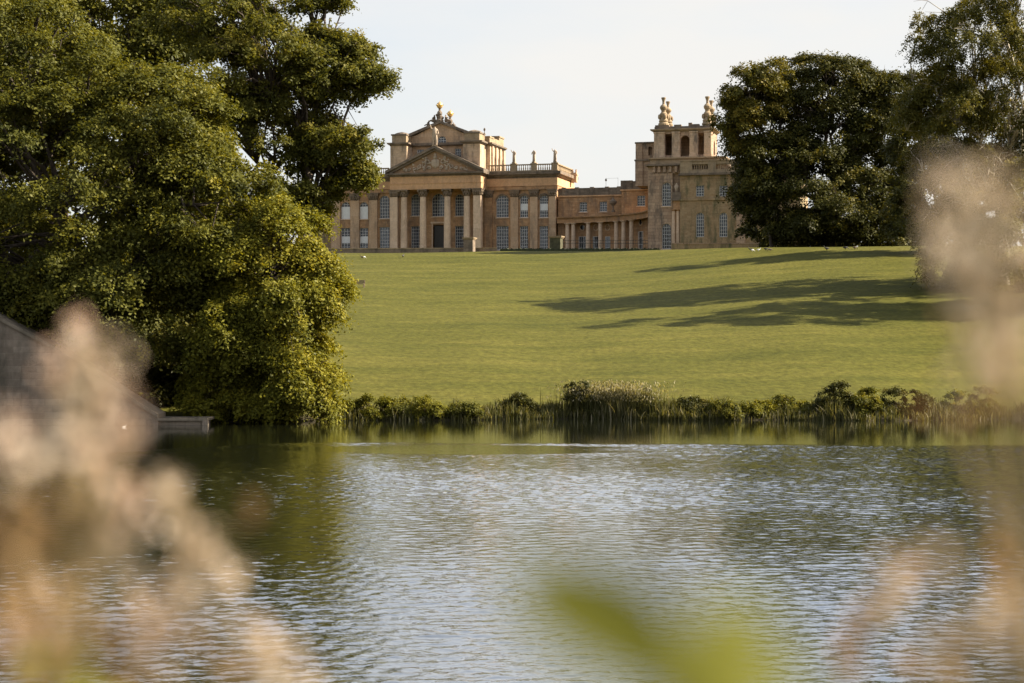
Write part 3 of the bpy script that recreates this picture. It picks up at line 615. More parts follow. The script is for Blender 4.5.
# quadrant colonnade swinging forward to the corner tower
q0, q1 = (UU(557, 4.5), 4.5), (UU(648.5, -15.5), -15.5)
def qp(t, off=0.0):
    a = t * math.pi / 2 * .86; nu = math.sin(a) / math.sin(math.pi / 2 * .86); nv = (1 - math.cos(a)) / (1 - math.cos(math.pi / 2 * .86))
    p = Vector((q0[0] + (q1[0] - q0[0]) * nu, q0[1] + (q1[1] - q0[1]) * nv))
    if off:
        e = 1e-3; d = (qp(t + e) - qp(t - e)).normalized(); p = p + Vector((d.y, -d.x)) * off
    return p
def px_of(p): 
    X = OX + p[0] * C_ + p[1] * S_; Y = OY - p[0] * S_ + p[1] * C_; return 512 + F * X / Y
def qt(px, off=0.0):
    ts = np.linspace(-.1, 1.05, 600); xs = [px_of(qp(t, off)) for t in ts]; return float(ts[int(np.argmin(np.abs(np.array(xs) - px)))])
zq = ZZ(566, 216.8, 4); zq1 = ZZ(566, 219, 4); zq2 = ZZ(566, 223, 4)
ts = np.linspace(0, 1, 25); arc = [tuple(qp(t)) for t in ts]; arcb = [tuple(qp(t, -3.2)) for t in ts]
q = MB(); sweep(q, arc, [(-1.1, zq2), (.0, zq2), (.0, zq1), (-1.1, zq1)]); q.build('architrave', M['wall'], palace)
q = MB(); sweep(q, arc, cornice_prof(zq1, zq, .7, -3.6)); q.build('cornice', M['wall'], palace)
q = MB(); sweep(q, arcb, [(-.6, -2), (0, -2), (0, zq1), (-.6, zq1)]); q.build('wall', M['wall'], palace)
for px in (567.5, 573.5, 588, 600.5, 616.3, 623.5, 631.5):
    t = qt(px, -.55); p = qp(t, -.55); column(p.x, p.y, -1.5, zq2, .62, 14, 'dress', False)
def local(t, off):
    p = qp(t, off); d = (qp(t + 1e-3, 0) - qp(t - 1e-3, 0)).normalized(); nn = Vector((d.y, -d.x))
    return lambda a, z, dd: (p.x + d.x * a - nn.x * dd, p.y + d.y * a - nn.y * dd, z)
for x0, x1 in ((579, 586), (593, 599), (605, 610.5), (637, 644.5)):
    pxc = (x0 + x1) / 2; t = qt(pxc, -3.2); m = local(t, -3.2); w = (x1 - x0) * DEP(pxc, -6) / F / 2 * 1.1; zt_ = ZZ(pxc, 236.5 if x0 < 620 else 231.5, qp(t, -3.2).y)
    window(palace, m, (-w, w, .1, zt_, 0), nx=3, ny=4, dep=-.02, cill=False)
    zc_ = ZZ(pxc, 227.5 if x0 < 620 else 222.3, qp(t, -3.2).y); o_ = MB()
    ring = [m(.75 * math.cos(a), zc_ + .8 * math.sin(a), -.06) for a in np.linspace(0, 2 * math.pi, 17)]; o_.tube(ring, .16, 6)
    rd = o_.build('roundel', M['dress'], palace); g = MB(); g.add([m(.72 * math.cos(a), zc_ + .77 * math.sin(a), -.03) for a in np.linspace(0, 2 * math.pi, 17)[:-1]], [tuple(range(16))]); g.build('pane', M['glass'] if x0 < 590 or x0 > 620 else M['relief'], rd)
# upper storey set back behind the quadrant
UV = 7.5
ul0, ul1 = UU(558, UV), UU(623, UV); uf = front(UV)
uw = [(UU(579.5, UV), UU(587, UV), ZZ(583, 211.8, UV), ZZ(583, 202, UV), 0), (UU(599.5, UV), UU(607, UV), ZZ(603, 211.5, UV), ZZ(603, 201.5, UV), 0)]
q = MB(); wall_sheet(q, uf, ul0, ul1, -1, ZZ(590, 195.5, UV), uw); q.box(ul0, ul1, UV + 1, UV + 12, -1, ZZ(590, 195.5, UV)); q.build('wall', M['wall'], palace)
for h in uw: window(palace, uf, h, nx=3, ny=4)
q = MB(); q.mbox(uf, ul0, ul1, ZZ(590, 196.6, UV), ZZ(590, 195.2, UV), -.35, 12); q.build('cornice', M['frieze'], palace)
q = MB(); q.mbox(uf, ul0, ul1, ZZ(590, 195.2, UV), ZZ(590, 187.8, UV), -.1, .5)
for x in (562, 575, 590, 605, 617): q.mbox(uf, UU(x, UV), UU(x + 4, UV), ZZ(590, 195.2, UV), ZZ(590, 187.0, UV), -.25, .65)
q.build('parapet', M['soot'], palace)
TV = 1.5
tu0, tu1 = UU(621.5, TV), UU(649, TV); tf = front(TV); h = (UU(637, TV), UU(645, TV), ZZ(641, 206, TV), ZZ(641, 195.5, TV), 0)
q = MB(); wall_sheet(q, tf, tu0, tu1, -1, ZZ(635, 190, TV), [h]); q.box(tu0, tu1, TV + 1, TV + 12, -1, ZZ(635, 190, TV)); q.add([(tu0, TV, 0), (tu0, TV + 1, 0), (tu0, TV + 1, ZZ(635, 190, TV)), (tu0, TV, ZZ(635, 190, TV))], [(0, 1, 2, 3)]); q.build('wall', M['wall'], palace)
window(palace, tf, h, nx=3, ny=4)
q = MB(); q.mbox(tf, tu0 - .3, tu1, ZZ(635, 190.6, TV), ZZ(635, 189.2, TV), -.4, 12); q.build('cornice', M['frieze'], palace)
q = MB(); q.mbox(tf, tu0, tu1, ZZ(635, 189.2, TV), ZZ(635, 181, TV), -.1, 11); q.mbox(tf, tu0 - .2, tu0 + 3, ZZ(635, 189.2, TV), ZZ(635, 180.3, TV), -.25, .8); q.build('parapet', M['soot'], palace)
q = MB(); mu = UU(606, 14); q.tube([(mu, 14, ZZ(606, 190, 14)), (mu, 14, ZZ(606, 178, 14))], .05, 6); q.ball((mu, 14, ZZ(606, 180, 14)), .3, 8, sz=1.3)
q.tube([(mu, 14, ZZ(606, 178.5, 14)), (UU(618, 14), 14, ZZ(618, 178, 14))], .025, 5); q.tube([(UU(618, 14), 14, ZZ(618, 190, 14)), (UU(618, 14), 14, ZZ(618, 177.5, 14))], .03, 5); q.build('mast', M['iron'], palace)
q = MB(); lu, lv = UU(613.2, 3.5), 3.5; q.lathe((lu, lv, ZZ(613, 212, 3.5)), [(.5, 0), (.5, .4), (.2, .6), (.25, 1.6), (.9, 2.3), (1.0, 2.9), (.4, 3.4), (.2, 4.)], 12); q.build('urn', M['soot'], palace)

# corner tower
AV = -16.6
a0, a1 = UU(648, AV), UU(672.5, AV); tf = front(AV); zt = ZZ(660, 173.5, AV)
th = [(UU(662, AV), UU(671, AV), ZZ(666, 206.2, AV), ZZ(666, 182.5, AV), 1), (UU(662, AV), UU(671, AV), ZZ(666, 249, AV), ZZ(666, 223.5, AV), 1)]
q = MB(); wall_sheet(q, tf, a0, a1, -2, zt, th); q.add([(a0, AV, -2), (a0, AV + 9, -2), (a0, AV + 9, zt), (a0, AV, zt)], [(0, 1, 2, 3)]); q.box(a0, UU(722, AV), AV + 1.2, AV + 16, -2, zt); q.build('tower_wall', M['tower'], palace)
for h in th: window(palace, tf, h, nx=4, ny=7)
q = MB(); q.mbox(tf, a0, UU(686, AV), zt, ZZ(660, 166, AV), .3, 12)
for x in (653, 658, 663.5, 669, 675): q.mbox(tf, UU(x, AV), UU(x + 2.6, AV), ZZ(660, 172.5, AV), ZZ(660, 166.5, AV), -.5, .4)
q.build('bracket_course', M['tower'], palace)
q = MB(); q.mbox(tf, a0 - .6, UU(727, AV), ZZ(660, 166, AV), ZZ(660, 164.2, AV), -.9, 15); q.build('cornice', M['soot'], palace)
q = MB(); q.mbox(tf, a0 + .3, UU(724, AV), ZZ(660, 164.2, AV), ZZ(660, 158.6, AV), 1.5, 14); q.mbox(tf, a0 - .1, UU(725, AV), ZZ(660, 158.6, AV), ZZ(660, 157.2, AV), .9, 14.5); q.build('attic_storey', M['rail'], palace)
# niche with paired columns and a bust
NV = AV - 1.3
n0, n1 = UU(671.2, NV), UU(681, NV); zn = ZZ(676, 200.5, NV)
q = MB(); q.box(n0, n1, NV, AV + .5, zn, zn + .5); q.box(n0 + .2, n1, NV + .2, AV + .5, zn + .5, ZZ(676, 192, NV)); q.build('ledge', M['soot'], palace)
q = MB(); q.box(n0 + .3, n1 + .3, NV + .6, AV + .4, ZZ(676, 209, NV), zn - .003); q.box(n0 + .4, n1 + .3, AV - .2, AV + .6, -1, ZZ(676, 209, NV)); q.build('niche', M['wall'], palace)
for px in (673.6, 678): column(UU(px, NV + .9), NV + .9, -1, ZZ(676, 209, NV) - .003, .5, 12, 'wall', False)
b = empty('bust', pal(UU(676, NV), NV + .8, ZZ(676, 192, NV)), -TH, label='stone bust on the ledge above the niche beside the arched tower windows', cat='bust')
skin_mesh('figure', [(0, 0, 0), (0, 0, .8), (0, 0, 1.6), (0, -.05, 1.95), (0, -.1, 2.4), (.6, 0, 1.45), (-.6, 0, 1.45)], [(0, 1), (1, 2), (2, 3), (3, 4), (2, 5), (2, 6)], [.35, .4, .5, .2, .36, .3, .3], M['statue'], b)
# right pavilion
PV = -17.6
b0, b1 = UU(680, PV), UU(800, PV); bf = front(PV); zp = ZZ(710, 175, PV); bh = []
for x in (696, 719.3, 748.5, 771):
    bh.append((UU(x, PV), UU(x + 8, PV), ZZ(x, 237, PV), ZZ(x, 212.5, PV), 1)); bh.append((UU(x, PV), UU(x + 8, PV), ZZ(x, 196.3, PV), ZZ(x, 185.3, PV), 0))
q = MB(); wall_sheet(q, bf, b0, b1, -2, zp, bh); q.box(b0, b1, PV + 1.2, PV + 20, -2, zp); q.add([(b0, PV, -2), (b0, PV + 1.2, -2), (b0, PV + 1.2, zp), (b0, PV, zp)], [(0, 1, 2, 3)]); q.build('pavilion_wall', M['pav'], palace)
for h in bh: window(palace, bf, h, nx=4 if h[4] else 3, ny=7 if h[4] else 4, cill=False)
q = MB(); q.mbox(bf, b0 - .2, b1, ZZ(710, 200.3, PV), ZZ(710, 198.3, PV), -.35, .03); q.mbox(bf, b0 - .1, b1, -2, ZZ(710, 243.5, PV), -.3, .03); q.mbox(bf, b0 - .05, b1, ZZ(710, 185 - 6.5, PV), ZZ(710, 178, PV), -.12, .02); q.build('string_course', M['pav'], palace)
q = MB(); q.mbox(bf, UU(736.5, PV), UU(745.5, PV), -2, zp, -.4, .05); q.build('pilaster', M['tower'], palace)
q = MB(); q.mbox(bf, b0 - .3, b1, zp, ZZ(710, 173, PV), -.8, 20); q.build('cornice', M['soot'], palace)
zr0, zr1 = ZZ(710, 173, PV), ZZ(710, 160.8, PV)
q = MB()
for x0, x1 in ((680, 692), (708, 716), (731, 745)): q.mbox(bf, UU(x0, PV), UU(x1, PV), zr0, zr1, -.2, .9)
for x0, x1 in ((692, 708), (716, 731)):
    q.mbox(bf, UU(x0, PV), UU(x1, PV), zr0, zr0 + .9, -.1, .7); q.mbox(bf, UU(x0, PV), UU(x1, PV), zr1 - .8, zr1 - .02, -.1, .7)
    for k in range(7):
        a = UU(x0 + (x1 - x0) * (k + .5) / 7, PV); zc_ = (zr0 + zr1) / 2; q.tube([bf(a + .36 * math.cos(t), zc_ + .7 * math.sin(t), .3) for t in np.linspace(0, 2 * math.pi, 11)], .14, 5)
q.mbox(bf, UU(680, PV), UU(745, PV), zr1 - .02, zr1 + .25, -.35, 1.0)
q.build('pierced_parapet', M['rail'], palace)
# belvedere on top
BV = -11.
c0, c1 = UU(654, BV), UU(711.5, BV); zb_, zt_ = ZZ(682, 158, BV), ZZ(682, 131.5, BV); vf = front(BV)
bo = [(UU(665, BV), UU(671.8, BV), ZZ(682, 155, BV), ZZ(682, 133.5, BV), 0), (UU(680.4, BV), UU(689.6, BV), ZZ(682, 156, BV), ZZ(682, 135.5, BV), 1), (UU(698.4, BV), UU(704, BV), ZZ(682, 155, BV), ZZ(682, 133.5, BV), 0)]
q = MB(); wall_sheet(q, vf, c0, c1, zb_, zt_, bo, 1.4); fl = flank(c1)
wall_sheet(q, fl, BV, BV + 10, zb_, zt_, [(BV + 3.9, BV + 6.1, zb_ + 1, zt_ - 2, 1)], 1.4)
q.add([(c0, BV, zb_), (c0, BV + 10, zb_), (c0, BV + 10, zt_), (c0, BV, zt_)], [(0, 1, 2, 3)]); q.box(c0, c1, BV + 9, BV + 10, zb_, zt_); q.box(c0 + .1, c1 - .1, BV + .1, BV + 9.5, zt_ - .5, zt_ - .01)
q.build('belvedere', M['tower'], palace)
for x0, x1 in ((654.3, 664.8), (672.2, 680), (689.8, 698), (704.3, 711.3)):
    pl = MB(); pl.mbox(vf, UU(x0, BV), UU(x1, BV), zb_, zt_ - .4, -.5, .03); pl.mbox(vf, UU(x0, BV) - .15, UU(x1, BV) + .15, zb_, zb_ + .8, -.65, .02); pl.mbox(vf, UU(x0, BV) - .12, UU(x1, BV) + .12, zt_ - .4, zt_ - .01, -.62, .02); pl.build('pilaster', M['attic'], palace)
q = MB(); sweep(q, [(c0, BV + 10), (c0, BV), (c1, BV), (c1, BV + 10)], cornice_prof(zt_, ZZ(682, 128.6, BV), .9)); q.box(c0, c1, BV + .2, BV + 10, zt_, ZZ(682, 128.4, BV)); q.build('cornice', M['rail'], palace)
q = MB(); zq_ = ZZ(682, 128.4, BV)
q.box(c0 + .1, c1 - .1, BV + .1, BV + .7, zq_, zq_ + .6); q.box(c1 - .7, c1 - .1, BV + .7, BV + 9.8, zq_, zq_ + .6)
for x0, x1 in ((655, 669), (674, 681), (690, 699), (703, 711)): q.box(UU(x0, BV), UU(x1, BV), BV + .05, BV + 1.6, zq_, zq_ + 1.05)
q.box(UU(686.5, BV), UU(690, BV), BV + 3, BV + 4, zq_, ZZ(682, 121.5, BV)); q.build('parapet', M['soot'], palace)
def urn(px, v, ytop, ybase, sc=1.0):
    z0, z1 = ZZ(px, ybase, v), ZZ(px, ytop, v); H = z1 - z0; q = MB()
    q.lathe((UU(px, v), v, z0), [(r * sc, h * H) for r, h in [(1.45, 0), (1.45, .06), (1.15, .1), (1.3, .16), (1.0, .22), (.75, .28), (.95, .36), (.98, .42), (.6, .48), (.65, .54), (.95, .60), (1.0, .66), (.7, .72), (.35, .76), (.33, .84), (.42, .9), (.62, .97), (.6, 1)]], 14)
    for k in range(4):
        a = k * math.pi / 2 + .5; q.ball((UU(px, v) + 1.15 * sc * math.cos(a), v + 1.15 * sc * math.sin(a), z0 + H * .3), .42 * sc, 7, sz=1.7)
    q.build('finial', M['rail'], palace)
urn(663.6, BV + 1.4, 97.5, 125.5); urn(668, BV + 8.3, 101.5, 126, .95); urn(707.4, BV + 1.4, 96.5, 125); urn(711.3, BV + 8.3, 100.5, 126, .95)
# lower turret behind the belvedere
LV = -4.
l0, l1 = UU(636.5, LV), UU(656, LV); lf = front(LV); q = MB(); zl0, zl1 = ZZ(645, 186, LV), ZZ(645, 143.5, LV)
lo = [(UU(648.2, LV), UU(652.3, LV), ZZ(645, 155.5, LV), ZZ(645, 146.5, LV), 1)]
wall_sheet(q, lf, l0, l1, zl0, zl1, lo, 1.0); q.box(l0, l1, LV + 1.5, LV + 9, zl0, zl1); q.add([(l0, LV, zl0), (l0, LV + 1.5, zl0), (l0, LV + 1.5, zl1), (l0, LV, zl1)], [(0, 1, 2, 3)]); q.build('turret', M['tower'], palace)
q = MB(); q.mbox(lf, l0 - .5, l1, ZZ(645, 161, LV), ZZ(645, 159.5, LV), -.5, 9); q.mbox(lf, l0 - .4, l1, ZZ(645, 143.5, LV), ZZ(645, 142, LV), -.4, 9); q.build('cornice', M['soot'], palace)
pl = MB(); pl.mbox(lf, l0 - .3, UU(643, LV), zl0, ZZ(645, 161, LV), -.35, .03); pl.mbox(lf, l0 - .2, UU(642.5, LV), ZZ(645, 159.5, LV), ZZ(645, 143.5, LV), -.3, .03); pl.build('pilaster', M['tower'], palace)
# far left range glimpsed through the leaves
q = MB(); xv = 14.; q.box(UU(300, xv), uL, xv, xv + 10, -2, ZZ(328, 193, xv)); q.build('wall', M['pav'], palace)
q = MB(); q.box(UU(299.5, xv), uL, xv - .4, xv + 10, ZZ(328, 193, xv), ZZ(328, 190, xv)); q.build('cornice', M['soot'], palace)

# forecourt: low wall, hedge, piers, railing, terrace wall
def world_pt(px, py, Y): return ((px - 512) / F * Y, Y, CAMZ + (341.5 - py) / F * Y)
def along(x0, x1, Y0, Y1, n):
    return [(x0 + (x1 - x0) * i / n, Y0 + (Y1 - Y0) * i / n) for i in range(n + 1)]
def low_wall(name, pts, ytop, thick, mat, label, cat, cop=None, jag=0):
    o = empty(name, (*world_pt(pts[0][0], ytop(pts[0][0]), pts[0][1])[:2], 0), 0, label=label, cat=cat); ox, oy, _ = o.location
    q = MB(); c = MB()
    for i in range(len(pts) - 1):
        A = world_pt(pts[i][0], ytop(pts[i][0]), pts[i][1]); B = world_pt(pts[i + 1][0], ytop(pts[i + 1][0]), pts[i + 1][1])
        for (g, z0a, z0b, za_, zb_, t) in [(q, -3, -3, -.22 if cop else 0, -.22 if cop else 0, 0)] + ([(c, -.22, -.22, 0, 0, .12)] if cop else []):
            vs = []
            for P in (A, B):
                for dy in (-t, thick + t):
                    vs += [(P[0] - ox, P[1] - oy + dy, P[2] + z0a), (P[0] - ox, P[1] - oy + dy, P[2] + za_ + (random.uniform(-jag, jag) if jag else 0))]
            g.add(vs, [(0, 1, 5, 4), (2, 6, 7, 3), (1, 3, 7, 5), (0, 4, 6, 2), (0, 2, 3, 1), (4, 5, 7, 6)])
    q.build('wall_body' if cop else 'hedge_body', mat, o)
    if cop: c.build('coping', cop, o)
    return o
low_wall('low_wall', along(318, 497, 470, 462, 30), lambda x: 247.6 + (497 - x) * .004, .8, M['soot'], 'long low dark wall with pale coping between lawn and portico', 'wall', M['rail'])
M['hedge'] = simple('clipped_hedge', (0.03, 0.035, 0.012), .9, .5, 4, bump=1)
low_wall('clipped_hedge', along(500, 660, 458, 432, 90), lambda x: 248.6, 1.2, M['hedge'], 'low dark clipped hedge along the lawn before the curved colonnade', 'hedge', None, .22)
def pier(px0, px1, y0, Y, label, mat):
    A = world_pt(px0, y0, Y); B = world_pt(px1, y0, Y); w = (B[0] - A[0]); gz = float(ground_z(A[0], Y)); h = A[2] - gz
    o = empty('stone_pier', ((A[0] + B[0]) / 2, Y + w / 2, gz), -TH, label=label, cat='pier', group='square stone piers in front of the palace'); q = MB(); w *= .92
    q.box(-w * .42, w * .42, -w * .42, w * .42, -1, h - .5); q.box(-w * .5, w * .5, -w * .5, w * .5, -1, .5); q.box(-w * .34, w * .34, -w * .43, -w * .41, .9, h - .9); q.build('shaft', mat, o)
    c = MB(); c.box(-w * .48, w * .48, -w * .48, w * .48, h - .5, h - .25); c.box(-w * .54, w * .54, -w * .54, w * .54, h - .25, h); c.build('cap', M['rail'], o)
pier(463, 475.5, 237.3, 459, 'weathered square stone pier in front of the right end of the portico', M['soot'])
pier(549.5, 563.5, 235.8, 452, 'dark mossy square stone pier below the outer corner of the wing', simple('mossy_stone', (0.075, 0.07, 0.035), .9, .5, 1.2))
rl_o = empty('iron_railing', world_pt(563, 247, 452), 0, label='thin dark iron railing in front of the curved colonnade', cat='railing'); q = MB(); bx, by, bz = rl_o.location
pp = [world_pt(563 + (648 - 563) * i / 34, 240.3, 452 - 14 * i / 34) for i in range(35)]
for P in pp: q.tube([(P[0] - bx, P[1] - by, P[2] - bz), (P[0] - bx, P[1] - by, P[2] - bz - 2.6)], .035, 4)
q.build('post', M['iron'], rl_o); q = MB()
for dz in (0, -.75): q.tube([(P[0] - bx, P[1] - by, P[2] - bz + dz) for P in pp], .05, 4)
q.build('rail', M['iron'], rl_o)
tw = along(672, 790, 440, 425, 24)
low_wall('terrace_wall', tw, lambda x: 243.0, .6, M['pav'], 'low grey stone terrace wall below the arched pavilion windows', 'wall', M['tower'])

exec_foliage = True
# ------------------------------------------------------------------ trees
def leaf_object(name, P, Nn, size, shade, mat, parent, aspect=0.6, up=None):
    n = len(P); Rr = rng.normal(size=(n, 3)); T = np.cross(Nn, Rr); T /= np.linalg.norm(T, axis=1)[:, None] + 1e-9
    if up is not None:
        T = T + up; T /= np.linalg.norm(T, axis=1)[:, None] + 1e-9
    B = np.cross(Nn, T); B /= np.linalg.norm(B, axis=1)[:, None] + 1e-9
    s = size[:, None]; co = np.stack([P - T * s, P + B * s * aspect + T * s * .15, P + T * s, P - B * s * aspect + T * s * .15], 1).reshape(-1, 3)
    me = bpy.data.meshes.new(name); fill_mesh(me, co, np.arange(4 * n).reshape(n, 4))
    a = me.attributes.new('shade', 'FLOAT', 'FACE'); a.data.foreach_set('value', np.ascontiguousarray(shade, np.float32)); me.materials.append(mat)
    o = bpy.data.objects.new(name, me); COL.objects.link(o); o.parent = parent; return o
def vnoise(P, s, seed):
    r = np.random.default_rng(seed); f = np.zeros(len(P))
    for k in range(5):
        d = r.normal(size=3); d /= np.linalg.norm(d); f += np.sin(P @ d / s * (1 + .5 * k) + r.uniform(0, 6.3))
    return f / 5
def lobe(px, py, d, rx, rz, ry=None):
    k = d / F; return np.array([(px - 512) * k, d, CAMZ + (341.5 - py) * k, rx * k, (ry if ry else (rx + rz) / 2 * k), rz * k])
def tree(name, label, base, lobes, nclump, nleaf, lsize, crad, mat, bark='bark', trunk_r=.8, seed=1, droop=.25, gap=-.25, inner=.55, group=None, trunk_bend=(0, 0), nbranch=140, cat='tree', wood_vis=1.0, zmin=None, aspect=.6, flat=.6, tint=0.0, bough=11, pull=.6):
    r = np.random.default_rng(seed); base = np.array(base, float); root = empty(name, tuple(base), 0, label=label, cat=cat, group=group)
    lb = np.array(lobes); wts = (lb[:, 3] * lb[:, 4] * lb[:, 5]) ** .52; wts /= wts.sum()
    ctr = []; nrm = []; lid = []
    need = nclump; tries = 0
    while need > 0 and tries < 40:
        tries += 1; k = need * 2 + 50; li = r.choice(len(lb), k, p=wts); d = r.normal(size=(k, 3)); d /= np.linalg.norm(d, axis=1)[:, None]
        rad = inner + (1 - inner) * r.random(k) ** .55
        q = lb[li, :3] + d * lb[li, 3:6] * rad[:, None]
        ok = vnoise(q, crad * 2.6, seed + 3) > gap
        # not deep inside another lobe
        for j in range(len(lb)):
            e = (((q - lb[j, :3]) / lb[j, 3:6]) ** 2).sum(1); ok &= ~((e < (inner * .8) ** 2) & (li != j))
        gz = ground_z(q[:, 0], q[:, 1]); ok &= q[:, 2] > np.maximum(gz, 0) + (.5 if zmin is None else zmin)
        q, d2, l2 = q[ok][:need], d[ok][:need], li[ok][:need]; ctr.append(q); nrm.append(d2); lid.append(l2); need -= len(q)
    ctr = np.concatenate(ctr); nrm = np.concatenate(nrm); lid = np.concatenate(lid); nc = len(ctr)
    # gather the sprays into boughs, each a shelf with a lit top and a gap of shade below it
    nb = max(6, nc // bough); bi = r.choice(nc, nb, replace=False); D = ((ctr[:, None] - ctr[bi][None]) ** 2 * np.array([1, 1, 1.6])).sum(2); own = bi[np.argmin(D, 1)]
    hz = ctr[own]; rel = ctr - hz; rh = np.linalg.norm(rel[:, :2], axis=1)
    ctr = hz + rel * np.array([1 - pull * .45, 1 - pull * .45, 1 - pull * 1.1]); ctr[:, 2] -= droop * .35 * rh ** 2 / (crad * 3)
    ctr += nrm * (r.normal(0, .45, nc)[np.searchsorted(np.sort(bi), own) % nc] * crad * .9)[:, None]
    # wood: trunk, a limb into each lobe, branches to many clumps
    w = MB(); top = lb[:, 2].max(); cen = (lb[:, :3] * wts[:, None]).sum(0)
    fork = base + (cen - base) * np.array([.45, .45, 0]) + np.array([0, 0, (cen[2] - base[2]) * .5]) + np.array([*trunk_bend, 0])
    P0 = base - base; mid = (fork - base) * .5 + np.array([*trunk_bend, 0]) * .2
    w.tube([P0 - [0, 0, 1], P0 + [0, 0, .6], mid, fork - base], [trunk_r * 1.5, trunk_r * 1.15, trunk_r * .9, trunk_r * .72], 10)
    limb = {}
    for j in range(len(lb)):
        end = lb[j, :3] - base + [0, 0, -lb[j, 5] * .1]; st = fork - base if lb[j, 2] > fork[2] - 2 else mid
        pts = [st + (end - st) * t + np.array([0, 0, (1 - (2 * t - 1) ** 2) * np.linalg.norm(end - st) * .10]) + r.normal(size=3) * .06 * np.linalg.norm(end - st) * (t > 0) * (t < 1) for t in np.linspace(0, 1, 7)]
        rr_ = trunk_r * .42 * wood_vis * float(np.clip(lb[j, 3] / (.6 * lb[:, 3].max()), .16, 1)); w.tube(pts, [rr_ * (1 - .72 * t) for t in np.linspace(0, 1, 7)], 7); limb[j] = np.array(pts)
    for i in r.choice(nc, min(nbranch, nc), replace=False):
        L_ = limb[lid[i]]; c = ctr[i] - base; dd = ((L_ - c) ** 2).sum(1) + np.arange(7)[::-1] * .0; k = int(np.argmin(dd)); k = max(k - 1, 0); st = L_[k]; ln = np.linalg.norm(c - st)
        pts = [st + (c - st) * t + np.array([0, 0, (1 - (2 * t - 1) ** 2) * ln * (.12 + droop * .15)]) + r.normal(size=3) * .05 * ln * (t > 0) for t in np.linspace(0, 1, 5)]
        rb = trunk_r * .17 * wood_vis * r.uniform(.6, 1.2); w.tube(pts, [rb * (1 - .75 * t) for t in np.linspace(0, 1, 5)], 5)
        for _ in range(2):
            s0 = pts[int(r.integers(2, 4))]; e0 = s0 + (c - st) / (ln + 1e-6) * min(ln * .18, crad) + r.normal(size=3) * min(ln * .07, crad * .6); w.tube([s0, (s0 + e0) / 2 + r.normal(size=3) * .04 * ln, e0], [rb * .45, rb * .3, rb * .12], 4)
    w.build('trunk', M[bark], root, smooth=True)
    # leaves: flattened sprays, tilted out and down, leaf colour paler towards the top of each spray
    n = nc * nleaf; ci = np.repeat(np.arange(nc), nleaf); sc = r.uniform(.55, 1.35, nc) * crad
    tilt = nrm * .55 + np.array([0, 0, 1.0]) + r.normal(size=(nc, 3)) * .28; tilt /= np.linalg.norm(tilt, axis=1)[:, None]
    off = r.normal(size=(n, 3)); off /= np.linalg.norm(off, axis=1)[:, None]; off *= (r.random(n) ** .45)[:, None]
    # a spray is a few twigs: bunch the leaves along them
    tw_ = r.normal(size=(nc, 6, 3)); tw_ /= np.linalg.norm(tw_, axis=2)[:, :, None]; pick = r.integers(0, 6, n)
    tdir = tw_[ci, pick]; along_ = r.random(n) ** .7
    off = off * .48 + tdir * along_[:, None] * .85
    comp = (off * tilt[ci]).sum(1); off = off - tilt[ci] * (comp * (1 - flat))[:, None]
    hor = np.linalg.norm(off[:, :2], axis=1); off[:, 2] -= droop * hor ** 1.6
    P = ctr[ci] + off * sc[ci][:, None]
    Nn = tilt[ci] * .75 + off * .35 + r.normal(size=(n, 3)) * .42; Nn /= np.linalg.norm(Nn, axis=1)[:, None]
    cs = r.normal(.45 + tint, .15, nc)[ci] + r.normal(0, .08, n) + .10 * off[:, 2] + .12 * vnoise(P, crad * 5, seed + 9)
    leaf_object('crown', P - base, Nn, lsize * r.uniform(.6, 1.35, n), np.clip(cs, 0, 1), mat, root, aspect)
    return root
def on_ground(px, Y):
    X = (px - 512) / F * Y; return (X, Y, float(ground_z(X, Y)))

tree('broadleaf_tree', 'huge spreading deep green tree filling the left edge above the sloping wall', on_ground(95, 163),
     [lobe(60, 190, 160, 150, 140, 13), lobe(150, 130, 160, 85, 85, 9), lobe(10, 70, 164, 120, 95, 11), lobe(-110, 180, 164, 110, 170, 12), lobe(125, 285, 157, 105, 70, 9), lobe(205, 215, 157, 70, 85, 8), lobe(20, 320, 160, 90, 50, 9), lobe(190, 130, 160, 48, 55, 6)],
     3200, 145, .155, 1.9, M['leaf_main'], trunk_r=1.2, seed=11, pull=.5, gap=-.55, droop=.35, tint=-.03)
tree('broadleaf_tree', 'rounded yellow green tree drooping to the water at the edge of the lawn', on_ground(265, 163),
     [lobe(270, 265, 157, 68, 75, 7), lobe(297, 320, 156, 46, 62, 6), lobe(235, 330, 156, 62, 60, 6), lobe(298, 385, 156, 40, 36, 4.5), lobe(316, 290, 157, 24, 36, 4), lobe(225, 260, 157, 50, 50, 5)],
     1600, 150, .145, 1.6, M['leaf_low'], trunk_r=.7, seed=23, gap=-.32, droop=.45, tint=.03)
tree('waterside_shrub', 'low bright yellow green shrub overhanging the water beside the jetty', on_ground(225, 158.5),
     [lobe(220, 388, 155.5, 34, 26, 3), lobe(255, 398, 155.5, 30, 20, 2.5), lobe(200, 402, 155.5, 22, 14, 2)],
     230, 140, .135, 1.1, M['leaf_low'], trunk_r=.22, seed=31, gap=-.6, droop=.5, cat='shrub', nbranch=40, tint=.1)
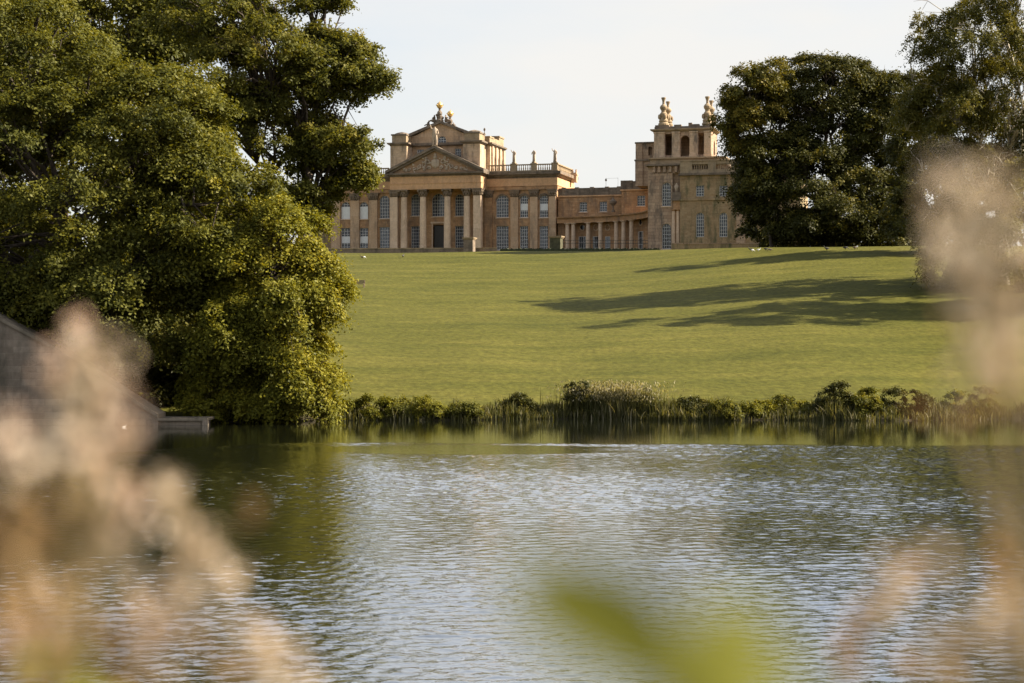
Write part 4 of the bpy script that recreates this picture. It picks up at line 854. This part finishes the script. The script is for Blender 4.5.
tree('oak_tree', 'open branched oak with sky showing through reaching out over the palace wing', on_ground(262, 186),
     [lobe(265, 60, 186, 85, 75, 9), lobe(215, 15, 186, 70, 60, 8), lobe(325, 65, 186, 48, 46, 6), lobe(330, 15, 188, 32, 30, 4), lobe(345, 40, 186, 26, 22, 3), lobe(362, 80, 186, 24, 14, 3), lobe(250, 150, 186, 75, 55, 7), lobe(325, 150, 186, 42, 26, 5), lobe(352, 178, 186, 28, 14, 3.5), lobe(300, 195, 186, 40, 22, 5), lobe(240, 210, 186, 60, 40, 7), lobe(345, 120, 187, 34, 16, 4), lobe(368, 78, 187, 15, 11, 3), lobe(356, 45, 187, 20, 15, 3), lobe(225, 85, 187, 42, 46, 6), lobe(322, 6, 187, 30, 22, 4), lobe(316, 30, 187, 26, 20, 4), lobe(368, 172, 186, 15, 10, 3), lobe(362, 140, 186, 18, 12, 3)],
     2100, 110, .165, 1.3, M['leaf_oak'], trunk_r=.9, seed=47, pull=.42, trunk_bend=(3.5, 0), gap=-.16, droop=.2, inner=.35, nbranch=330, wood_vis=1.05, flat=.75)
tree('broadleaf_tree', 'dark tree behind the huge tree at the top left corner', on_ground(60, 215),
     [lobe(70, 20, 215, 130, 70, 11), lobe(170, 30, 215, 60, 60, 8), lobe(-40, 60, 215, 110, 110, 11), lobe(90, 120, 215, 120, 90, 9), lobe(120, 230, 215, 150, 90, 9), lobe(-60, 250, 215, 130, 90, 9)],
     2200, 110, .25, 2.4, M['leaf_main'], trunk_r=1.1, seed=53, pull=.45, gap=-.8)
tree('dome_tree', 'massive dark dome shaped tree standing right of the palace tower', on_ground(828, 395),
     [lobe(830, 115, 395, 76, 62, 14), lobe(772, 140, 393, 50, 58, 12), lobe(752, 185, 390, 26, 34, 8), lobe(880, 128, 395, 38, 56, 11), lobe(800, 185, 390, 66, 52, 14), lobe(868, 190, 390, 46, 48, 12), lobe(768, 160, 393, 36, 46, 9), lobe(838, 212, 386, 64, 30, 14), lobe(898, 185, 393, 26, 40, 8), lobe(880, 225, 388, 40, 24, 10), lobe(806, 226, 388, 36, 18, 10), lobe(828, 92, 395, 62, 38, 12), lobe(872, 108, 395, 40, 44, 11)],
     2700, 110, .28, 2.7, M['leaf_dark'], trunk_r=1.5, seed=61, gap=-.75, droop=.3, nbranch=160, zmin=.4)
tree('broadleaf_tree', 'small golden topped tree merging into the left shoulder of the dome tree', on_ground(772, 390),
     [lobe(752, 98, 386, 30, 36, 6), lobe(770, 82, 386, 20, 22, 5), lobe(737, 125, 386, 18, 34, 5)],
     360, 95, .28, 2.3, M['leaf_gold'], trunk_r=.4, seed=67, gap=-.5, nbranch=70, tint=.06)
tree('birch_tree', 'tall loose golden tree with pale limbs at the right edge of the lawn', on_ground(1004, 268),
     [lobe(965, 35, 268, 55, 48, 14), lobe(908, 112, 268, 20, 46, 5), lobe(935, 80, 268, 34, 40, 8), lobe(1000, 280, 262, 55, 28, 8), lobe(945, 258, 262, 34, 24, 6), lobe(1015, 15, 270, 60, 52, 13), lobe(925, 50, 268, 22, 45, 4.5), lobe(1020, 90, 270, 55, 55, 15), lobe(950, 110, 268, 48, 42, 14), lobe(985, 165, 268, 52, 40, 15), lobe(918, 165, 268, 20, 44, 4), lobe(925, 205, 268, 20, 44, 4), lobe(1050, 160, 270, 60, 60, 8), lobe(975, 215, 268, 45, 35, 14), lobe(1010, 245, 264, 60, 40, 15), lobe(1080, 60, 240, 60, 80, 8)],
     2300, 115, .20, 1.7, M['leaf_gold'], bark='pale_bark', trunk_r=.66, seed=71, gap=-.3, droop=.95, inner=.35, nbranch=260, wood_vis=.95, tint=-.06, aspect=.45)
tree('broadleaf_tree', 'dark tree filling the gap between dome tree and birch', on_ground(930, 322),
     [lobe(916, 130, 322, 24, 58, 6), lobe(935, 190, 322, 40, 52, 7), lobe(965, 150, 323, 40, 60, 8), lobe(990, 200, 322, 44, 46, 8), lobe(906, 215, 320, 24, 32, 5)],
     760, 90, .25, 2.0, M['leaf_dark'], trunk_r=.55, seed=83, gap=-.5, nbranch=60, zmin=.2)
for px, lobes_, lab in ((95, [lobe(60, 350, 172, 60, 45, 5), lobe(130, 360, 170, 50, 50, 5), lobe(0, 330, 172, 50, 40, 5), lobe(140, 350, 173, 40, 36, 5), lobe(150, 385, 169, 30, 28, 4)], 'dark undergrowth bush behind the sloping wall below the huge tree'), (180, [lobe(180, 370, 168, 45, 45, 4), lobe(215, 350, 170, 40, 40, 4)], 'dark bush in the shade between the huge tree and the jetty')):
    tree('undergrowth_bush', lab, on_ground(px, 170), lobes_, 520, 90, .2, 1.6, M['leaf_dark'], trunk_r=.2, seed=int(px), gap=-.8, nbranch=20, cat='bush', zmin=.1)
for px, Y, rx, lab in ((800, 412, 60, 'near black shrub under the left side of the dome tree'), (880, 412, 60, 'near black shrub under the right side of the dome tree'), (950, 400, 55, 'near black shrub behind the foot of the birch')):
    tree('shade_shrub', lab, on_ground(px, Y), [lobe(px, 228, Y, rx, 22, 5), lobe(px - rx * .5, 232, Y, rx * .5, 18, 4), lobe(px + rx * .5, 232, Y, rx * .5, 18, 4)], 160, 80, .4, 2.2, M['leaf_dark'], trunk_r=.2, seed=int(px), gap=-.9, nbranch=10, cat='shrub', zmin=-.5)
# trees standing beyond the right border of the lawn
tree('broadleaf_tree', 'broad tree just beyond the right border shading the lawn', on_ground(1092, 242),
     [lobe(1100, 130, 242, 68, 90, 17), lobe(1092, 190, 238, 56, 55, 9), lobe(1160, 160, 244, 60, 70, 9)],
     900, 100, .26, 2.2, M['leaf_dark'], trunk_r=.8, seed=89, gap=-.1, nbranch=40)

# ------------------------------------------------------------------ shoreline growth
sh_grp = 'shrubs along the far shore'
for i, (px, py, rx, rz, mat, lab) in enumerate([
    (395, 406, 16, 13, 'leaf_main', 'dark green bush on the shore at the left end of the reeds'),
    (465, 408, 20, 12, 'leaf_main', 'low green bush on the shore a little left of the small dark rounded bush'),
    (578, 402, 17, 17, 'leaf_dark', 'tall dark bush on the shore touching the left side of the pale reeds'),
    (648, 404, 15, 14, 'leaf_dark', 'narrow dark bush on the shore touching the right side of the pale reeds'),
    (725, 407, 15, 12, 'leaf_main', 'green bush on the shore between the dark low bush and the olive bush'),
    (795, 407, 20, 12, 'leaf_main', 'wide green bush on the shore left of the pointed bush'),
    (866, 406, 15, 13, 'leaf_main', 'small green bush on the shore right of the pointed bush'),
    (519, 407, 17, 12, 'leaf_dark', 'small dark rounded bush on the shore left of the tall pale reeds'),
    (690, 407, 20, 13, 'leaf_dark', 'dark low bush on the shore right of the tall pale reeds'),
    (835, 404, 22, 15, 'leaf_dark', 'dark pointed bush on the shore towards the right border'),
    (900, 405, 30, 13, 'leaf_dark', 'wide dark bush on the shore behind the right hand blossom'),
    (757, 407, 26, 12, 'leaf_low', 'olive bush on the shore between two darker bushes'),
    (371, 404, 22, 15, 'leaf_low', 'olive bush at the waterline beside the rounded yellow green tree'),
    (425, 408, 22, 12, 'leaf_low', 'low olive bush near the left end of the reeds'),
    (968, 405, 30, 14, 'leaf_low', 'olive bush on the shore at the right border')]):
    Y = float(shore((px - 512) / F * 162)) + random.uniform(.8, 2.6); kk = random.uniform(.75, 1.4); rx *= random.uniform(.8, 1.3); rz *= kk; py -= (kk - 1) * 8
    tree('shore_bush', lab, on_ground(px, Y), [lobe(px, py, Y, rx, rz, 1.3), lobe(px - rx * .4, py + 3, Y, rx * .6, rz * .7, 1.1), lobe(px + rx * .5, py + 2, Y, rx * .5, rz * .8, 1.1)],
         120, 105, .085, .55, M[mat], trunk_r=.06, seed=101 + i, gap=-.7, droop=.2, group=sh_grp, nbranch=30, cat='bush', zmin=.0)
def blades(name, X, Y, h, width, shade, mat, lean=.22, parent=None, origin=(0, 0, 0)):
    n = len(X); Z = np.maximum(ground_z(X, Y), -.15); ang = rng.uniform(0, 2 * math.pi, n); ln = np.abs(rng.normal(0, lean, n)) * h
    top = np.stack([X + np.cos(ang) * ln, Y + np.sin(ang) * ln, Z + h], -1); bot = np.stack([X, Y, Z], -1); mid = bot * .45 + top * .55 + np.stack([-np.cos(ang) * ln * .18, -np.sin(ang) * ln * .18, h * .05], -1)
    wa = rng.uniform(0, math.pi, n); wd = np.stack([np.cos(wa), np.sin(wa), np.zeros(n)], -1) * width[:, None]
    co = np.stack([bot - wd, bot + wd, mid + wd * .8, mid - wd * .8, top + wd * .1, top - wd * .1], 1).reshape(-1, 3) - np.array(origin)
    b = np.arange(n)[:, None] * 6; qd = np.concatenate([b + [0, 1, 2, 3], b + [3, 2, 4, 5]], 0)
    me = bpy.data.meshes.new(name); fill_mesh(me, co, qd); a = me.attributes.new('shade', 'FLOAT', 'FACE'); a.data.foreach_set('value', np.ascontiguousarray(np.concatenate([shade, shade]), np.float32)); me.materials.append(mat)
    o = bpy.data.objects.new(name, me); COL.objects.link(o); o.parent = parent; return o
n = 34000; X = rng.uniform(-17, 75, n); px_ = 512 + F * X / 162
dens = .45 + .35 * np.sin(X * .8) * np.sin(X * .31 + 1) + .2 * np.sin(X * 2.3); tall = np.exp(-((px_ - 612) / 30) ** 2) + .55 * np.exp(-((px_ - 700) / 20) ** 2) + .5 * np.exp(-((px_ - 830) / 30) ** 2) + .35 * np.exp(-((px_ - 520) / 18) ** 2)
keep = rng.random(n) < np.clip(dens * 1.3 - .12 + tall, .12, 1); X = X[keep]; px_ = px_[keep]; tall = tall[keep]; n = len(X)
Y = shore(X) + rng.uniform(-.5, 3.6, n)
h = (.7 + .8 * rng.random(n) ** 2 + 1.25 * tall * rng.uniform(.6, 1.1, n)) * (1 - .25 * (rng.random(n) < .3)) * (.8 + .25 * np.sin(X * 1.3 + 2))
reeds = blades('reed_bed', X, Y, np.clip(h * .88, .35, 3.1), rng.uniform(.02, .07, n), np.clip(rng.normal(.40, .26, n) + .25 * (tall > .6) * (rng.random(n) < .5), 0, 1), M['reed'], .34)
tag(reeds, 'olive brown reeds and long grass along the far shore', 'reeds', kind='stuff')
# feathery reed plumes of the tall clump
n = 5000; X = (rng.normal(612, 22, n) - 512) / F * 163; Y = shore(X) + rng.uniform(0, 2.6, n); Z = ground_z(X, Y) + rng.uniform(1.6, 2.75, n)
root = empty('tall_reeds', on_ground(612, 163), 0, label='tall clump of feathery pale topped reeds at the middle of the far shore', cat='reeds'); P = np.stack([X, Y, Z], -1) - np.array(root.location)
Nn = rng.normal(size=(n, 3)); Nn /= np.linalg.norm(Nn, axis=1)[:, None]
leaf_object('plume', P, Nn, rng.uniform(.06, .15, n), np.clip(rng.normal(.86, .2, n), 0, 1), M['reed'], root, .35, up=np.array([0, 0, 1.5]))
n = 1500; X = (rng.normal(612, 24, n) - 512) / F * 163; Y = shore(X) + rng.uniform(0, 2.6, n)
blades('stem', X, Y, rng.uniform(1.5, 2.7, n), rng.uniform(.015, .04, n), np.clip(rng.normal(.3, .18, n), 0, 1), M['reed'], .12, root, tuple(root.location))

# ------------------------------------------------------------------ sloping wall and jetty at the left
M['bridge'] = stone('grey_rubble_wall', (0.30, 0.24, 0.18), (0.20, 0.155, 0.115), dirt=(0.08, 0.07, 0.05), dirt_amt=.6, joint=.22, course=.55, blen=1.3)
M['coping'] = stone('pale_coping', (0.25, 0.205, 0.15), (0.19, 0.155, 0.11), dirt=(0.06, 0.055, 0.035), dirt_amt=.55, joint=.2, course=3, blen=2)
sw = empty('sloping_wall', (world_pt(60, 420, 150)[0], 150, 0), 0, label='grey stone wall with pale sloping coping running down to the water at left', cat='wall'); bx = sw.location.x
top_pts = [(-130, 250), (0, 317), (52, 345), (120, 390), (158, 414)]
TP = [world_pt(x, y, 150) for x, y in top_pts]; q = MB(); f0 = lambda a, z, d: (a - bx, d, z)
poly = [(p[0], p[2] - .3) for p in TP]; q.prism(f0, [(TP[0][0], -2)] + poly + [(TP[-1][0], -2)], 0, 3.2); q.build('wall_body', M['bridge'], sw)
q = MB()
for i in range(len(TP) - 1): q.prism(f0, [(TP[i][0], TP[i][2] - .3), (TP[i + 1][0], TP[i + 1][2] - .3), (TP[i + 1][0], TP[i + 1][2]), (TP[i][0], TP[i][2])], -.2, 3.4)
q.build('coping', M['coping'], sw)
jt = empty('stone_jetty', (world_pt(180, 420, 150)[0], 150, 0), 0, label='low pale stone jetty reaching into the water from the foot of the sloping wall', cat='jetty'); bx = jt.location.x
A, B = world_pt(157, 416, 150), world_pt(207.5, 416, 150)
q = MB(); q.box(A[0] - bx, B[0] - bx - .3, .25, 3.2, -1.5, .40); q.build('jetty_body', M['bridge'], jt)
q = MB(); q.box(A[0] - bx, B[0] - bx, -.05, 3.5, .40, .62); q.build('deck', M['coping'], jt)
q = MB(); q.box(B[0] - bx - .42, B[0] - bx + .05, -.1, .3, -1.5, .395); q.build('end_post', M['bridge'], jt)

# ------------------------------------------------------------------ bench and birds on the lawn
x, y, z = ground_hit(358.5, 287.5); M['wood'] = simple('weathered_wood', (0.20, 0.14, 0.10), .8, .3, 6)
bn = empty('park_bench', (x, y, z), R(-12), label='small weathered wooden bench on the lawn beside the rounded tree', cat='bench')
q = MB(); [q.box(-1, 1, -.25 + k * .15, -.13 + k * .15, .44, .48) for k in range(4)]; q.build('seat', M['wood'], bn)
q = MB(); [q.box(-1, 1, .34 + k * .03, .37 + k * .03, .6 + k * .16, .72 + k * .16) for k in range(4)]; q.build('backrest', M['wood'], bn)
for sx in (-.9, .9):
    for sy in (-.22, .36):
        q = MB(); q.box(sx - .05, sx + .05, sy - .05, sy + .05, -.1, .44 if sy < 0 else 1.2); q.build('leg', M['wood'], bn)
    q = MB(); q.box(sx - .05, sx + .05, -.27, .36, .64, .69); q.build('armrest', M['wood'], bn)
M['plum_dark'] = simple('dark_plumage', (0.035, 0.03, 0.026), .7, .3, 12); M['plum_white'] = simple('white_plumage', (0.75, 0.74, 0.70), .7, .1, 12); M['plum_brown'] = simple('brown_plumage', (0.13, 0.095, 0.065), .8, .3, 12)
def bird(px, py, mat, label, up=True, rot=0., s=1., loc=None):
    p = loc if loc else ground_hit(px, py); o = empty('waterbird', p, rot, label=label, cat='bird', group='birds scattered on the lawn' if not loc else None)
    hd = (.40, 0, .66) if up else (.46, 0, .12)
    V = [(-.38, 0, .34), (-.15, 0, .32), (.12, 0, .33), (.26, 0, .40), (.33, 0, .52 if up else .26), hd, (hd[0] + .12, 0, hd[2] - .03)]
    if not loc: V += [(-.02, .07, .16), (-.02, .07, .0), (-.02, -.07, .16), (-.02, -.07, .0)]
    E = [(0, 1), (1, 2), (2, 3), (3, 4), (4, 5), (5, 6)] + ([] if loc else [(1, 7), (7, 8), (1, 9), (9, 10)])
    rad = [.04, .16, .15, .075, .045, .06, .02] + ([] if loc else [.03, .03, .03, .03])
    b = skin_mesh('body', [tuple(c * s for c in v) for v in V], E, [r * s for r in rad], M[mat], o, root=1); return o
bird(362, 258.7, 'plum_brown', 'brown bird by itself near the rounded tree at the left of the lawn', True, 2.5, 1.15); bird(364, 258.3, 'plum_white', 'white bird next to the brown one near the rounded tree', False, .3, .9)
bird(403, 257.6, 'plum_dark', 'lone dark bird on the lawn in front of the portico steps', True, 1.2, 1.25)
bird(750.7, 251.2, 'plum_dark', 'dark upright bird leftmost of the group before the pavilion', True, 2.8, 1.2); bird(752.5, 251.5, 'plum_white', 'white bird beside the dark upright bird before the pavilion', False, .2, .9)
bird(758.5, 251.4, 'plum_white', 'white bird by itself in the middle of the group before the pavilion', True, 0, 1.0); bird(766, 250.8, 'plum_dark', 'dark bird feeding at the right of the group before the pavilion', False, 0, 1.2); bird(770.3, 251.2, 'plum_brown', 'brown bird feeding rightmost in the group before the pavilion', False, 3.1, 1.1)
bird(826.7, 250.6, 'plum_dark', 'dark upright bird standing on the lawn under the dome tree', True, 3.3, 1.35); bird(845.5, 249.8, 'plum_dark', 'dark bird feeding right of the upright one under the dome tree', False, 0, 1.3); bird(855, 249.6, 'plum_brown', 'brown bird rightmost of those under the dome tree', False, .2, 1.2)
bird(0, 0, 'plum_white', 'small white bird swimming in front of the sloping wall', True, .4, .42, (world_pt(124, 0, 147)[0], 147., -.1))

# ------------------------------------------------------------------ flowering plants on the near bank, right in front of the lens
def petalmat(name, stops, trans=.35): return leafmat(name, stops, trans, .7, (1.1, 1.0, .88))
M['p_pink'] = petalmat('faded_pink_petals', [(0, (0.32, 0.19, 0.12)), (.5, (0.50, 0.35, 0.255)), (1, (0.68, 0.56, 0.46))])
M['p_cream'] = petalmat('cream_petals', [(0, (0.40, 0.28, 0.18)), (.5, (0.59, 0.47, 0.345)), (1, (0.76, 0.67, 0.56))])
M['p_tan'] = petalmat('tan_seed_heads', [(0, (0.17, 0.09, 0.04)), (.5, (0.32, 0.20, 0.09)), (1, (0.46, 0.32, 0.17))])
M['p_leaf'] = leafmat('plant_leaf', [(0, (0.08, 0.09, 0.015)), (1, (0.17, 0.165, 0.02))], .4)
M['stalk'] = simple('plant_stalk', (0.17, 0.12, 0.05), .8, .3, 30)
def fpt(px, py, d): return np.array([(px - 512) / F * d, d, CAMZ + (341.5 - py) / F * d])
def flower_plant(label, d, stem, heads, mat, leaves=(), seed=1, name='wild_flower'):
    """stem: list of (px,py) from low to high; heads: (px,py,r_cm,count[,mat])"""
    r = np.random.default_rng(seed); S = [fpt(x, y, d + .02 * math.sin(i)) for i, (x, y) in enumerate(stem)]
    b = np.array([S[0][0] * 1.02, d + .02, 0]); b[2] = float(ground_z(b[0], b[1])); root = empty(name, tuple(b), 0, label=label, cat='flower', group='blurred flowers on the near bank')
    pts = [np.zeros(3), (S[0] - b) * [.5, .5, .5]] + [p - b for p in S]
    # smooth the stalk
    q = MB(); q.tube(pts, [.0035 * (1 - .6 * i / len(pts)) for i in range(len(pts))], 6)
    heads_w = [(fpt(h[0], h[1], d + r.normal() * .03) - b, h) for h in heads]; arr = np.array(pts)
    for c, h in heads_w:
        below = arr[arr[:, 2] < c[2] - .005] if (arr[:, 2] < c[2] - .005).any() else arr
        s = below[np.argmin(((below - c) ** 2).sum(1))]; q.tube([s, (s + c) / 2 + [0, 0, -.006], c], [.0018, .0015, .0010], 5)
    q.build('stem', M['stalk'], root)
    for c, h in heads_w:
        n = max(8, int(h[3] * .35)); R_ = h[2] / 100 * .9; o = r.normal(size=(n, 3)); o /= np.linalg.norm(o, axis=1)[:, None]; o *= (r.random(n) ** .5)[:, None] * R_; o[:, 2] *= 1.25
        Nn = r.normal(size=(n, 3)); Nn /= np.linalg.norm(Nn, axis=1)[:, None]
        leaf_object('flower_head', c + o, Nn, r.uniform(.0022, .0055, n), np.clip(r.normal(.55, .25, n), 0, 1), M[h[4]] if len(h) > 4 else M[mat], root, .55)
    for (x0, y0, x1, y1, w) in leaves:
        A = fpt(x0, y0, d) - b; B = fpt(x1, y1, d + .05) - b; ax = B - A; ln = np.linalg.norm(ax); ax /= ln; sd_ = np.cross(ax, [0, -.8, .55]); sd_ /= np.linalg.norm(sd_); up_ = np.cross(sd_, ax); g = MB(); vs = []; fs = []
        for i in range(9):
            t = i / 8; ww = w * math.sin(math.pi * min(1, t * .93 + .04)) ** .8; cpt = A + ax * ln * t + np.array([0, 0, -.004 * t * t])
            vs += [cpt - sd_ * ww + up_ * ww * .25, cpt, cpt + sd_ * ww + up_ * ww * .25]
        for i in range(8): fs += [(3 * i, 3 * i + 1, 3 * i + 4, 3 * i + 3), (3 * i + 1, 3 * i + 2, 3 * i + 5, 3 * i + 4)]
        g.add(vs, fs); g.tube([tuple(A + ax * ln * t + np.array([0, 0, -.004 * t * t - .001])) for t in np.linspace(0, 1, 6)], [.0016 * (1 - .7 * t) for t in np.linspace(0, 1, 6)], 5); lo_ = g.build('leaf', M['p_leaf'], root, smooth=True)
        a = lo_.data.attributes.new('shade', 'FLOAT', 'FACE'); a.data.foreach_set('value', np.full(len(lo_.data.polygons), .6, np.float32))
    return root
flower_plant('tallest pale pink flower stem at the left with its tip against the sloping wall', .80, [(60, 720), (75, 600), (90, 480), (95, 400), (92, 340)],
    [(72, 345, 1.3, 40), (98, 372, 1.7, 70, 'p_cream'), (85, 408, 1.8, 80, 'p_cream'), (55, 372, 1.1, 40), (120, 425, 1.4, 40), (60, 440, 1.7, 70, 'p_cream'), (105, 465, 1.8, 80), (128, 500, 1.6, 60), (80, 505, 1.5, 50, 'p_tan'), (75, 325, .9, 20)], 'p_pink', seed=3)
flower_plant('cream flower stem with drooping heads leaning right over the water', .78, [(120, 720), (150, 640), (185, 570), (190, 520), (165, 480)],
    [(168, 490, 1.0, 34, 'p_cream'), (185, 520, 1.3, 50), (195, 555, 1.7, 80, 'p_cream'), (225, 562, 1.5, 55, 'p_cream'), (175, 578, 1.3, 40), (250, 510, .8, 14, 'p_tan'), (140, 600, 1.7, 60), (120, 650, 1.8, 60, 'p_tan')], 'p_cream', seed=5)
flower_plant('tan seed head stem crowding the bottom left corner', .66, [(10, 740), (20, 640), (18, 560), (22, 500)],
    [(15, 510, 1.5, 60), (30, 560, 1.7, 80), (8, 600, 1.8, 90), (35, 625, 1.8, 80, 'p_pink'), (10, 660, 2.0, 90), (60, 660, 1.8, 60), (70, 600, 1.4, 40), (100, 680, 1.7, 50), (15, 455, 1.4, 45, 'p_cream'), (5, 430, 1.2, 40, 'p_pink')], 'p_tan', leaves=[(20, 690, 90, 640, .012), (60, 700, 130, 690, .012)], seed=7)
flower_plant('short cream flower head leaning in at the bottom left of the lake', .74, [(235, 740), (255, 690), (270, 655)],
    [(268, 655, 1.4, 60, 'p_cream'), (285, 670, 1.4, 70, 'p_cream'), (250, 635, 1.1, 40), (300, 685, 1.3, 45, 'p_cream'), (210, 665, 1.5, 40, 'p_tan'), (160, 665, 1.6, 45, 'p_tan')], 'p_cream', seed=9)
flower_plant('large pale flower spray at the right border in front of the birch', .72, [(1015, 760), (1020, 560), (1005, 400), (995, 280), (975, 200)],
    [(955, 190, 1.5, 22), (935, 235, 1.3, 18), (975, 220, 1.9, 34), (1000, 190, 1.6, 20), (1005, 245, 2.1, 44), (965, 265, 1.5, 24, 'p_tan'), (1015, 290, 1.9, 34), (985, 310, 1.7, 40), (1015, 340, 2.2, 80), (1000, 385, 1.6, 26), (945, 400, 1.5, 16, 'p_tan'), (985, 420, 1.5, 20, 'p_tan'), (960, 330, 1.4, 18, 'p_tan')], 'p_cream', seed=11)
flower_plant('slender dusky pink flower stem in front of the lake at lower right', .78, [(830, 740), (845, 670), (870, 620), (895, 570)],
    [(900, 565, .9, 16), (885, 585, 1.0, 24), (868, 608, 1.1, 30), (850, 632, 1.1, 24), (905, 590, .9, 12, 'p_cream'), (845, 665, .9, 16)], 'p_pink', seed=13)
flower_plant('peach seed head stem at the lower right corner', .74, [(960, 740), (950, 690), (950, 650), (1000, 600)],
    [(935, 645, 1.3, 34, 'p_cream'), (950, 660, 1.2, 28), (1012, 565, 1.4, 50, 'p_tan'), (1018, 600, 1.5, 50, 'p_tan'), (1005, 540, 1.1, 20), (1020, 640, 1.3, 24), (985, 620, 1.0, 12, 'p_cream'), (920, 660, .9, 12)], 'p_tan', seed=15)
flower_plant('leafy olive green shoot reaching up in front of the lake at the bottom', .26, [(700, 800), (680, 740), (660, 660)],
    [], 'p_tan', leaves=[(690, 710, 526, 540, .0105), (700, 725, 755, 575, .0075), (700, 740, 810, 650, .005)], seed=17, name='leafy_shoot')

flower_plant('sparse pale flower stalk nearest the lens at the left with widely spaced heads', .46, [(50, 800), (70, 640), (85, 500)],
    [(62, 430, .9, 20, 'p_cream'), (120, 415, .8, 16), (35, 520, 1.0, 22, 'p_tan'), (110, 540, .9, 20, 'p_cream'), (20, 610, 1.0, 26, 'p_tan'), (150, 640, .9, 18), (70, 660, 1.0, 24, 'p_tan'), (200, 610, .8, 12, 'p_cream')], 'p_pink', seed=21)
flower_plant('sparse cream flower stalk nearest the lens at the right border', .46, [(1050, 800), (1030, 560), (1010, 380)],
    [(965, 205, 1.0, 20, 'p_cream'), (1000, 250, 1.1, 24, 'p_cream'), (1010, 320, 1.1, 30, 'p_cream'), (985, 350, 1.0, 16, 'p_cream'), (940, 250, .8, 10), (1018, 400, 1.0, 18, 'p_tan'), (1010, 560, 1.0, 24, 'p_tan'), (1000, 620, .9, 18), (930, 560, .8, 9, 'p_cream')], 'p_cream', seed=22)
